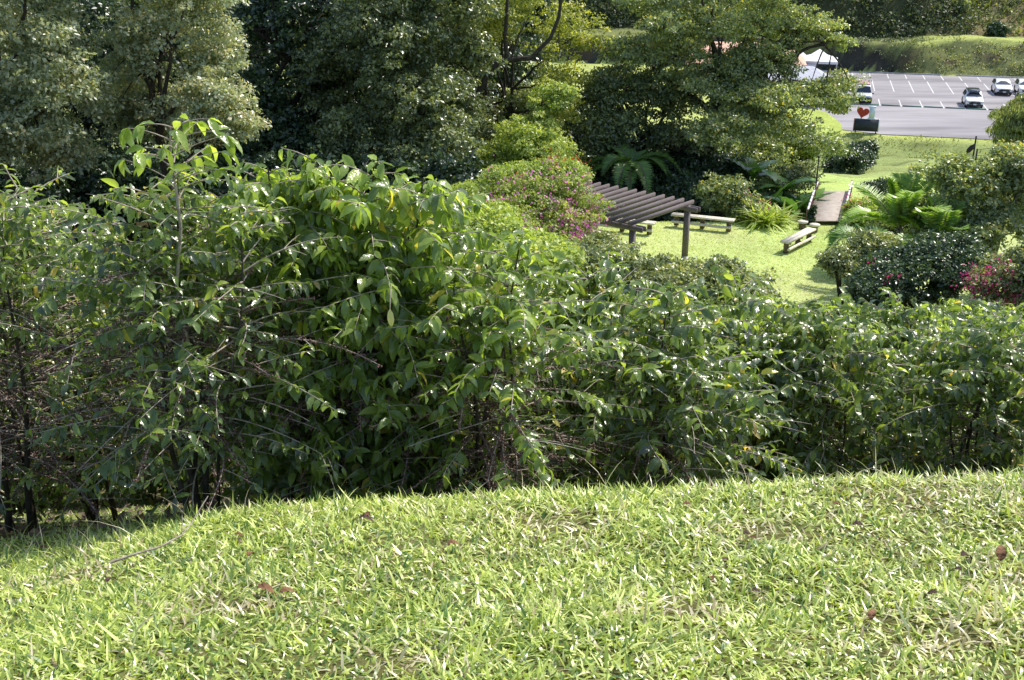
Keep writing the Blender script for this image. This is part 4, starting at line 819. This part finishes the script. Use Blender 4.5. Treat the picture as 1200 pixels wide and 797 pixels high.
def car(label, loc, rz, paint='carwhite', roof=None, H=1.66, L=4.5, W=1.84, rack=False, van=False, lowdark=True):
    root = thing('parked_car' if not van else 'parked_van', label, 'car' if not van else 'van', loc, rz, 'vehicles in the car park')
    # stations: y (front = -L/2), top z, belt z ; cabin narrows upward
    if van: st_ = [(-.5, .62, .80), (-.485, .92, .86), (-.40, 1.02, .95), (-.29, 1.10, 1.02), (-.19, 1.62*H/1.75, 1.05), (-.12, H-.05, 1.05), (0, H, 1.05), (.25, H, 1.05), (.46, H-.05, 1.05), (.495, 1.2, 1.03), (.5, .8, .8)]
    else: st_ = [(-.5, .55, .62), (-.487, .80, .74), (-.43, .93, .84), (-.27, 1.03, .94), (-.20, 1.08, .98), (-.07, H-.12, 1.0), (.0, H-.03, 1.0), (.14, H, 1.0), (.30, H-.04, 1.0), (.40, H-.16, 1.02), (.475, 1.12, 1.0), (.497, .85, .82), (.5, .62, .62)]
    mb = MB(); V = []; ns = []
    for y, zt, zb in st_:
        nose = 1-.16*max(0, (abs(y)-.40)/.1)**2 if abs(y) > .4 else 1
        hw = W/2*nose; zb = min(zb, zt-.02); cab = max(0, (zt-zb)-.08); tw = hw-.30*min(1, cab/.6)*.62-.04
        lo = .24+(.12*max(0, (abs(y)-.42)/.08))
        V.append([(0, lo), (hw*.88, lo), (hw*.985, lo+.10), (hw, (lo+zb)/2), (hw*.985, zb), (tw, zt-.03 if cab > 0 else zt-.015), (tw*.86, zt+.005), (0, zt+.02)])
        ns.append(y*L)
    nv = 8; vs = []
    for (sec, y) in zip(V, ns): vs += [(x, y, z) for x, z in sec]+[(-x, y, z) for x, z in sec]
    k = 16; F = []
    for i in range(len(V)-1):
        for j in range(7):
            a = i*k+j; F.append((a, a+1, a+k+1, a+k)); b = i*k+8+j; F.append((b, b+k, b+k+1, b+1))
    for j in range(7):
        F.append((j, 8+j, 8+j+1, j+1)); e = (len(V)-1)*k; F.append((e+j, e+j+1, e+8+j+1, e+8+j))
    mb.add(vs, F); body = mb.build('body', M[paint], root, True)
    bv = body.modifiers.new('es', 'EDGE_SPLIT'); bv.split_angle = R(38)
    # glazing a few mm proud
    i0, i1 = (3, 5) if van else (4, 6)
    def P(i, j, sg=1, off=.006): x, z = V[i][j]; return np.array((sg*x, ns[i], z))
    a, b = i0, i1-1
    ws = MB(); o_ = np.array((0, -.012, .012)); w0, w1 = P(a, 5)*(.93, 1, 1), P(b, 5)*(.93, 1, 1)
    w0 = w0+(0, .03, .04); w1 = w1-(0, .04, .03)
    mid0, mid1 = np.array((0, w0[1]-.03, w0[2]+.035)), np.array((0, w1[1]-.02, w1[2]+.03))
    ws.add([w0+o_, w0*(-1, 1, 1)+o_, w1*(-1, 1, 1)+o_, w1+o_, mid0+o_, mid1+o_], [(4, 0, 3, 5), (1, 4, 5, 2)]); ws.build('windshield', M['glass'], root)
    nst = len(V); cabin = [i for i in range(nst) if V[i][5][1]-V[i][4][1] > .35]
    for sg in (1, -1):
        for (c0, c1) in ((cabin[0], cabin[len(cabin)//2]), (cabin[len(cabin)//2], cabin[-1])):
            w_ = MB(); idx = [i for i in range(c0, c1+1)]; pts = []
            for i in idx:
                lo_, hi = P(i, 4, sg), P(i, 5, sg); n_ = np.array((sg*.012, 0, .004)); ins = (.05 if i == c0 else (-.05 if i == c1 else 0))
                pts += [lo_*.93+hi*.07+n_+(0, ins, .0), lo_*.13+hi*.87+n_+(0, ins, 0)]
            w_.add(pts, [(2*q, 2*q+1, 2*q+3, 2*q+2) for q in range(len(idx)-1)]); w_.build('side_window', M['glass'], root)
        # door seam strip, mirror, lamps
        mr = MB(); mr.box((sg*(W/2+.09), ns[a]+.25, 1.04), (.2, .1, .14), taper=(.9, .8)); mr.build('mirror', M['trim' if van else paint], root)
        hl = MB(); hl.box((sg*W*.36, -L/2+.035 if not van else -L/2+.03, .74 if not van else .78), (.40 if not van else .3, .12, .13), rz=sg*.22, taper=(.9, .7)); hl.build('headlight', M['lamp'], root)
        tl = MB(); tl.box((sg*W*.40, L/2-.04, .92), (.22, .1, .3)); tl.build('taillight', M['heart'], root)
    gr = MB(); gr.box((0, -L/2+.0, .62), (W*.62, .1, .24), taper=(1.1, .8)); gr.build('grille', M['trim'], root)
    bp = MB(); bp.box((0, -L/2+.04, .36 if not van else .5), (W*(.9 if not van else .96), .16, .22 if not van else .56), taper=(1, .85)); bp.build('bumper', M['trim'] if lowdark else M[paint], root)
    pl = MB(); pl.box((0, -L/2-.055, .46), (.32, .012, .15)); pl.build('number_plate', M['white'], root)
    if roof: rf = MB(); rf.box((0, .12*L, H+.035), (W*.72, L*.52, .05), taper=(.95, .95)); rf.build('roof_panel', M[roof], root)
    if rack:
        for sg in (1, -1): rk = MB(); rk.tube([(sg*W*.34, -.05*L, H-.03), (sg*W*.34, 0, H+.05), (sg*W*.34, .3*L, H+.05), (sg*W*.34, .36*L, H-.05)], .02, 6); rk.build('roof_rail', M['trim'], root)
    for sx in (1, -1):
        for y in (-.31*L, .30*L):
            t_ = MB(); r0 = .34; t_.lathe((sx*(W/2-.10), y, r0), [(.2, -.11), (r0-.02, -.11), (r0, -.08), (r0, .08), (r0-.02, .11), (.2, .11)], 22, 'x'); wh = t_.build('wheel', M['rubber'], root, True)
            rm = MB(); rm.lathe((sx*(W/2-.10), y, r0), [(0, sx*.09), (.05, sx*.10), (.2, sx*.085), (.21, sx*.112)], 10, 'x'); rm.build('rim', M['rim'], wh)
            ar = MB(); an = np.linspace(-.1, math.pi+.1, 12); ar.tube([(sx*(W/2-.012), y+(r0+.05)*math.cos(q), r0+(r0+.05)*math.sin(q)) for q in an], .035, 6); ar.build('wheel_arch', M['trim'], root, True)
    return root
def lotpt(px, py, dv=2.2): 
    p = onz(px, py, LZ); u, v = lotuv(p[0], p[1]); x, y = lotxy(u, v+dv); return (x, y, LZ+.006)
crz = -LROT
car('white car with a dark roof rack parked alone behind the front wheel stops', lotpt(1141.5, 127.5), crz, rack=True, roof='glass')
car('white hatchback casting a shadow in the middle row of the car park', lotpt(1176, 112.5), crz, H=1.6)
car('white car cut off by the right edge, beside the white hatchback', lotpt(1203.5, 113), crz, H=1.6)
car('dark car at the right edge behind the yellow-tipped weeping tree', lotpt(1205, 130), crz, 'cardark', H=1.5)
car('white van with a reddish roof half hidden by the spreading tree', lotpt(1011, 122), crz, van=True, H=1.95, L=4.8, W=1.85, roof='carred', lowdark=True)

# ------------------------------------------------------------------ the heart sign
def sign():
    c = onz(1014, 156, LZ-.6); c = np.array((X(1014, 106.8, LZ), 106.8, LZ)); zg = gz(c[0], c[1])
    root = thing('heart_sign', 'dark board carrying a red heart and a pale letter I at the car park edge', 'sign', (c[0], c[1], zg), R(-16))
    b0 = LZ-zg
    mb = MB(); mb.box((0, 0, b0+.75), (2.25, .30, 1.15)); mb.build('board', M['board'], root)
    for x in (-1.15, 1.15): mb = MB(); mb.box((x, 0, b0+.76), (.08, .34, 1.2)); mb.build('side_frame', M['rail' if x < 0 else 'bluew'], root)
    for x in (-.95, .95): mb = MB(); mb.box((x, 0, b0/2), (.1, .1, b0+.6)); mb.build('post', M['iron'], root)
    mb = MB(); n = 40; t = np.linspace(0, 2*math.pi, n, endpoint=False)
    hx = 16*np.sin(t)**3/17*.62; hz = (13*np.cos(t)-5*np.cos(2*t)-2*np.cos(3*t)-np.cos(4*t))/17*.62
    q = np.stack([hx, np.zeros(n), hz], 1); q = rot(q, 0, R(10), 0)+np.array((-.45, 0, b0+1.33+.62))
    fr, bk = q+(0, -.09, 0), q+(0, .09, 0); v = np.concatenate([fr, bk, [fr.mean(0)], [bk.mean(0)]]); F3 = [(i, (i+1) % n, 2*n) for i in range(n)]+[((i+1) % n+n, i+n, 2*n+1) for i in range(n)]
    mb.add(v, F3); mb.add(v[:2*n], [(i, i+n, (i+1) % n+n, (i+1) % n) for i in range(n)]); mb.build('heart', M['heart'], root)
    mb = MB(); mb.box((.42, 0, b0+1.33+.62), (.52, .3, 1.24)); mb.box((.42, 0, b0+1.33+.08), (.64, .306, .16)); mb.box((.42, 0, b0+1.33+1.17), (.64, .306, .16)); mb.build('letter', M['bluew'], root)
    mb = MB(); mb.box((0, 0, b0+1.355), (2.0, .24, .05)); mb.build('ledge', M['white'], root)
sign()
# ------------------------------------------------------------------ post with a bent bracket and the wire fence near the car park edge
def iron_post():
    Y = 92; c = gp(1139, Y); top = at(1139.5, 159.5, Y); base = at(1139, 176, Y); h = top[2]-c[2]
    root = thing('iron_post', 'black leaning post with a dark bulky bracket at the end of the grassy bank', 'post', c); b = base[2]-c[2]
    mb = MB(); mb.tube([(0, 0, -.2), (0, 0, h)], .07, 8); mb.build('shaft', M['iron'], root)
    mb = MB(); mb.tube([(0, 0, h-.7), (-.22, 0, h-.95), (-.45, .05, h-1.25), (-.62, .05, h-1.5)], [.08, .22, .2, .05], 8); mb.build('bracket', M['iron'], root)
iron_post()
def fence():
    Y = 90; root = thing('wire_fence', 'low wire fence on thin dark posts between the black post and the weeping tree', 'fence', gp(1160, Y)); o = np.array(root.location)
    pts = [np.array(gp(px, Y)) for px in (1142, 1160, 1180, 1200, 1220)]
    for p in pts: mb = MB(); mb.box(p-o+(0, 0, .75), (.1, .1, 1.6)); mb.build('post', M['iron'], root)
    for h in (.5, .95, 1.45): mb = MB(); mb.tube([p-o+(0, 0, h) for p in pts], .022, 5); mb.build('wire', M['iron'], root)
fence()
# ------------------------------------------------------------------ buildings and tents behind the spreading tree
def house(label, px, Y, w_, d_, h, rh, roofm, rz, zoff=0):
    x = X(px, Y, LZ); root = thing('house', label, 'building', (x, Y, LZ), rz)
    mb = MB(); mb.box((0, 0, h/2-.2), (w_, d_, h+.4)); mb.build('wall', M['wall'], root)
    e = .6; v = [(-w_/2-e, -d_/2-e, h), (w_/2+e, -d_/2-e, h), (w_/2+e, d_/2+e, h), (-w_/2-e, d_/2+e, h), (-w_/2+rh, 0, h+rh), (w_/2-rh, 0, h+rh)]
    mb = MB(); mb.add(v, [(0, 1, 5, 4), (2, 3, 4, 5)]); mb.add(v, [(1, 2, 5), (3, 0, 4)]); mb.add([tuple(np.array(q)-(0, 0, .14)) for q in v[:4]]+v[:4], [(0, 1, 5, 4), (1, 2, 6, 5), (2, 3, 7, 6), (3, 0, 4, 7), (3, 2, 1, 0)]); mb.build('roof', M[roofm], root)
    for i in range(3):
        wx = -w_/3+i*w_/3; mb = MB(); mb.box((wx, -d_/2-.02, h*.55), (1.2, .08, 1.2)); fr = mb.build('window', M['white'], root); mb = MB(); mb.box((wx, -d_/2-.065, h*.55), (1.0, .03, 1.0)); mb.build('pane', M['glass'], fr)
    mb = MB(); mb.box((w_/2-1.2, -d_/2-.03, 1.05), (1.0, .08, 2.1)); mb.build('door', M['rail'], root)
house('low building with an orange tiled roof glimpsed behind the spreading tree', 872, 137, 13, 8, 3.0, 2.2, 'tile', R(-12))
house('low building with a grey roof in front of the orange roof, seen through the branches', 915, 126, 9, 6, 2.6, 1.3, 'roofgrey', R(-12))
def tent(label, px, Y, s_=3.2, h=2.3):
    root = thing('canopy_tent', label, 'tent', (X(px, Y, LZ), Y, LZ), R(-15)); mb = MB(); a = s_/2
    n = 4; cor = [(-a, -a), (a, -a), (a, a), (-a, a)]
    V_ = [(x, y, h) for x, y in cor]+[(x*.45, y*.45, h+.45) for x, y in cor]+[(0, 0, h+1.25)]
    mb.add(V_, [(i, (i+1) % 4, 4+(i+1) % 4, 4+i) for i in range(4)]); mb.add(V_, [(4+i, 4+(i+1) % 4, 8) for i in range(4)])
    mb.add([(x, y, h-.3) for x, y in cor]+[(x*1.002, y*1.002, h) for x, y in cor], [(i, (i+1) % 4, 4+(i+1) % 4, 4+i) for i in range(4)]); mb.build('canopy', M['tent'], root)
    for x, y in cor: mb = MB(); mb.tube([(x*.97, y*.97, 0), (x*.97, y*.97, h)], .03, 6); mb.build('leg', M['white'], root)
tent('white peaked canopy tent at the left end of the car park, nearest the embankment', 957, 141, 4.6, 2.7)
tent('white canopy tent left of the peaked one, mostly hidden by branches', 938, 141, 3.6)
def island():
    p = [onz(a, b, LZ) for a, b in ((930, 128), (962, 131), (975, 138), (986, 148), (980, 156), (930, 160), (900, 150), (900, 132))]
    c = np.mean(p, axis=0); q = []
    n = len(p)
    for i in range(n):
        for t in (0, .25, .5, .75):
            a, b, d, e = p[i-1], p[i], p[(i+1) % n], p[(i+2) % n]
            q.append(.5*((2*b)+(-a+d)*t+(2*a-5*b+4*d-e)*t*t+(-a+3*b-3*d+e)*t**3))
    q = np.array(q); m_ = len(q); top = q.copy(); top[:, 2] = LZ+.12; bot = q.copy(); bot[:, 2] = LZ-.1; cc = c.copy(); cc[2] = LZ+.2
    mb = MB(); mb.add(np.concatenate([top, [cc]]), [(i, (i+1) % m_, m_) for i in range(m_)]); mb.add(np.concatenate([top, bot]), [((i+1) % m_, i, i+m_, (i+1) % m_+m_) for i in range(m_)])
    o = mb.build('grass_island', M['ground'], kind='structure'); ca = o.data.color_attributes.new('gcol', 'FLOAT_COLOR', 'POINT')
    nn = len(o.data.vertices); ca.data.foreach_set('color', np.tile((.42, .50, .12, 1), nn).astype(np.float32))
island()

# ------------------------------------------------------------------ hillside vegetation
def scrub():
    r = np.random.default_rng(77)
    n = 13000; u = r.uniform(-75, 60, n); v = V_FAR+7.5+r.random(n)**1.8*75; x, y = lotxy(u, v); ux = u
    k = (v > V_FAR+9+4*sst(8, 25, ux)) & (hn(x, y, .25, 41)+r.normal(0, .5, n) > -.4); x, y, u, v = x[k], y[k], u[k], v[k]; n = len(x)
    m_ = 24; sz = r.uniform(.4, 1.4, n); P = np.stack([x, y, g(x, y)+.3*sz], 1); P = np.repeat(P, m_, 0)+r.normal(0, 1, (n*m_, 3))*np.repeat(sz, m_)[:, None]*(.55, .55, .4)
    br = np.repeat(np.clip(.12+.48*sst(13, 26, u)+.25*hn(x, y, .12, 43)+r.normal(0, .1, n), 0, 1), m_)  # leaf tone carries the hill's shade at left and sun at right
    N = nrm(r.normal(0, .5, (n*m_, 3))+(0, -.3, 1)); D = nrm(r.normal(0, 1, (n*m_, 3))+(0, 0, .4))
    mb = MB(); mb.leaves(*LT_kite, P, D, N, r.uniform(.25, .6, n*m_), np.clip(br+r.normal(0, .15, n*m_), 0, 1), None, r.uniform(.8, 1.6, n*m_))
    tag(mb.build('hillside_scrub', M['scrub']), 'mass of scrub and tall grass covering the hillside above the car park', 'scrub', kind='stuff')
    # creeping plants on the cut bank
    n = 1100; u = r.uniform(-20, 75, n); v = V_FAR+.6+r.random(n)*6.0; x, y = lotxy(u, v); m_ = 22
    P = np.repeat(np.stack([x, y, g(x, y)+.08], 1), m_, 0)+r.normal(0, .28, (n*m_, 3))*(1.3, 1, .7); q = len(P)
    mb = MB(); mb.leaves(*LT_kite, P, nrm(r.normal(0, 1, (q, 3))-(0, .4, .2)), nrm(r.normal(0, .5, (q, 3))+(0, -.4, 1)), r.uniform(.12, .32, q), np.clip(np.repeat(r.normal(.22, .15, n), m_)+.32*np.repeat(sst(10, 17, u), m_)+r.normal(0, .1, q), 0, 1), None, r.uniform(.8, 1.6, q))  # darker leaf tone at left paints the shaded end of the bank
    tag(mb.build('bank_creepers', M['scrub']), 'creeping plants over the cut bank behind the car park', 'ground cover', kind='stuff')
    # rough grass on the near bank below the lot and tufts along the lawn edges
    n = 15000; u = r.uniform(2, 50, n); v = V_NEAR-12+r.random(n)*11.0; x, y = lotxy(u, v); k = hn(x, y, .8, 4)+r.normal(0, .6, n) > .1; x, y = x[k], y[k]; q = len(x)
    mb = MB(); mb.leaves(*LT_thin, np.stack([x, y, g(x, y)-.02], 1), nrm(r.normal(0, .5, (q, 3))+(0, 0, .9)), nrm(r.normal(0, 1, (q, 3))+(0, -.3, .4)), r.uniform(.12, .35, q), np.clip(r.normal(.55, .16, q), 0, 1), r.uniform(.2, .9, q), np.full(q, 1.3))
    tag(mb.build('rough_grass', M['scrub']), 'rough grass on the slope below the car park edge', 'grass', kind='stuff')
    n = 42000; x = r.uniform(-3, 17, n); y = r.uniform(38.7, 52.2, n)
    mb = MB(); q = n; mb.leaves(*LT_thin, np.stack([x, y, g(x, y)-.01], 1), nrm(r.normal(0, .6, (q, 3))+(0, 0, .8)), nrm(r.normal(0, 1, (q, 3))+(0, -.3, .4)), r.uniform(.03, .08, q), np.clip(r.normal(.6, .15, q), 0, .84), r.uniform(.2, .9, q), np.full(q, 2.5))
    tag(mb.build('mown_grass', M['grass']), 'mown bright grass of the lawn below the slope', 'grass', kind='stuff')
scrub()
gh = 'bushes and saplings along the terrace above the cut bank'
for i, (px, py, Y, wp, hp, mm, lbl) in enumerate([(1168, 38, 156, 9, 9, 'dark', 'round dark bush at the edge of the terrace, far right'), (1121, 41, 161, 7, 9, 'spread', 'pale shrub on the terrace left of the round dark bush'), (1063, 40, 165, 9, 8, 'pale', 'greyish shrub in the shade at the left of the terrace'), (1103, 42, 162, 4, 7, 'yellow', 'thin yellow-green sapling between the two pale terrace shrubs'), (1160, 6, 178, 20, 12, 'yellow', 'yellow-green thicket high on the sunny hillside'), (1110, 10, 182, 26, 14, 'yellow', 'yellowish bushes on the hillside above the pale shrub'), (1195, 14, 176, 14, 16, 'dark', 'dark tree on the hillside at the far right edge')]):
    c = at(px, py, Y); bx_ = gp(px, Y); zc = max(c[2], bx_[2]+.4); lo = lobe(px, py, Y, wp, hp); cc = np.array((lo[0][0], Y, bx_[2]+lo[1][2]*.8))
    tree('terrace_bush', lbl, 'bush', bx_, [(cc, lo[1])], 500+i, mm, 70, 40, .4, .3, bush=True, trunk_r=.06, limbs=5, group=gh, shift=.05)

# ------------------------------------------------------------------ things lying on the near grass
def dry_leaf(px, py, label, s_=.07, mm='dryleaf', rz=0., curl=.9, stand=0.):
    # intersect the view ray with the ground
    r = ray(px, py); t = 1.5
    while t < 14 and (r*t)[2] > gz(*(r*t)[:2]): t += .01
    p = r*t; T, F = leaf_template(8, .2, .9, .09); mb = MB(); s_ *= .8
    az = rz; D = np.array([[math.cos(az), math.sin(az), .15+stand]]); N = np.array([[-stand*math.cos(az), -stand*math.sin(az)-.3*stand, 1.]])
    mb.leaves(T, F, np.zeros((1, 3)), D, N, np.array([s_]), np.array([.5]), np.array([curl]), np.array([1.3]))
    root = thing('dry_leaf', label, 'leaf', (p[0], p[1], p[2]+.036), group='fallen dry leaves on the grass'); mb.build('blade', M[mm], root, True)
    mb = MB(); mb.tube([(0, 0, 0), tuple(-D[0]*s_*.15+(0, 0, .004)), tuple(-D[0]*s_*.3+(0, 0, .0))], .0012, 4); mb.build('stalk', M['twig'], root)
for px, py, lb_, s_, mm, rz, cu, sd_ in [
    (1170, 668, 'upright orange-brown dry leaf at the right edge of the grass', .085, 'dryleaf', 1.2, .5, 1.2), (1124, 662, 'crumpled dark dead leaf left of the upright orange-brown one', .075, 'dryleaf2', .3, 1.2, .3), (1125, 680, 'shrivelled dark leaf just below the crumpled one near the right edge', .06, 'dryleaf2', 2.2, 1.2, .2),
    (998, 625, 'flat dark brown leaf on the grass below the buried log', .07, 'dryleaf2', .1, .5, .1), (1098, 706, 'small dark curled leaf in the lower right grass', .055, 'dryleaf2', 2.9, 1.1, .2), (1018, 738, 'tan upright leaf in the lower right grass left of the small dark one', .06, 'dryleaf', 1.0, .6, .9),
    (525, 648, 'brown curled leaf near the centre of the grass', .065, 'dryleaf', .4, 1.0, .4), (422, 616, 'dark bent leaf near the shrub edge left of centre', .07, 'dryleaf2', .1, 1.1, .3), (434, 614, 'brown bent leaf touching the dark one near the shrub edge', .06, 'dryleaf', 2.6, 1.1, .5), (292, 662, 'reddish curled leaf on the left grass near the shrub shadow', .06, 'dryleaf', 1.4, 1.1, .4),
    (276, 636, 'small rusty leaf beside the fallen twig', .045, 'dryleaf', .2, .8, .2), (302, 700, 'large brown crumpled leaf in the lower left grass', .085, 'dryleaf', .1, .9, .15), (330, 706, 'pinkish-brown leaf touching the large crumpled one', .065, 'dryleaf', .6, .9, .4), (127, 692, 'dark hooked leaf in the grass at the lower left', .06, 'dryleaf2', 1.4, 1.4, .6),
    (955, 578, 'dark dead leaf just below the crest right of centre', .05, 'dryleaf2', 1.2, 1.1, .5), (870, 636, 'dark litter leaf in the grass right of centre', .06, 'dryleaf2', .3, .9, .2), (885, 642, 'brown litter leaf next to the dark one right of centre', .055, 'dryleaf', 2.4, 1.1, .3), (975, 600, 'tan leaf on the grass below the crest at the right', .06, 'dryleaf', .2, .9, .1),
    (848, 670, 'dark rounded leaf sunk in the lower right grass', .05, 'dryleaf2', 1.2, .8, .7), (835, 690, 'pale brown leaf near the middle of the lower grass', .055, 'dryleaf', 1.9, 1.0, .2), (880, 703, 'small narrow dead leaf in the middle of the lower grass', .05, 'dryleaf2', .1, .8, .1), (800, 600, 'tan patch leaf lying just below the dark dense shrub', .06, 'dryleaf', .2, .7, .1), (627, 642, 'tiny dark leaf right of the centre curled one', .045, 'dryleaf2', 1., 1.2, .4), (48, 650, 'pale pinkish leaf in the shaded grass at the left edge', .06, 'dryleaf', .3, .9, .2)]:
    dry_leaf(px, py, lb_, s_, mm, rz, cu, sd_)
def gpix(px, py):
    r = ray(px, py); t = 1.5
    while t < 14 and (r*t)[2] > gz(*(r*t)[:2]): t += .01
    return r*t
def twig():
    pts = [gpix(a, b)+(0, 0, .055) for a, b in ((131, 674), (160, 664), (190, 655), (215, 641))]; o = pts[0]
    root = thing('fallen_twig', 'long pale dead twig lying on the grass by the black trunks', 'twig', o)
    q = [p-o for p in pts]; q += [q[-1]+(q[-1]-q[-2])*.5+np.array((0, 0, .03)), q[-1]+(q[-1]-q[-2])*1.2+np.array((.02, 0, .12))]
    mb = MB(); mb.tube(q, np.linspace(.0055, .0022, len(q)), 6); mb.build('stick', M['twig'], root, True)
    mb = MB(); mb.tube([q[3], q[3]+np.array((.0, .03, .07))], .002, 4); mb.build('side_shoot', M['twig'], root)
twig()
def log():
    a, b = gpix(962, 563), gpix(1030, 556); root = thing('buried_log', 'weathered brown log half buried in the grass at the crest on the right', 'log', a+(0, 0, .0)); d = b-a; q = np.linspace(0, 1, 9)
    mb = MB(); r = np.random.default_rng(2); mb.tube([d*t+np.array((0, .015*math.sin(9*t), .008+.01*math.sin(t*7))) for t in q], np.sin(np.linspace(.35, 2.9, 9))*.022+.008*r.random(9), 12); mb.build('trunk_piece', M['wood_dark'], root, True)
log()
# pale yellowing leaf hanging in the large-leaved shrub
def hanging():
    p = at(457, 362, 4.6); T, F = leaf_template(9, .2, .5, .05); mb = MB()
    mb.leaves(T, F, np.zeros((1, 3)), np.array([[.05, -.1, -1.]]), np.array([[.1, -1, .1]]), np.array([.1]), np.array([.5]), np.array([.3]), np.array([.75]))
    root = thing('yellowed_leaf', 'pale yellow withered leaf hanging in the large-leaved coffee shrub', 'leaf', p); mb.build('blade', M['spadix'], root, True)
    mb = MB(); mb.tube([(0, 0, 0), (.0, .03, .05), (.0, .1, .08)], .002, 4); mb.build('stalk', M['twig'], root)
hanging()
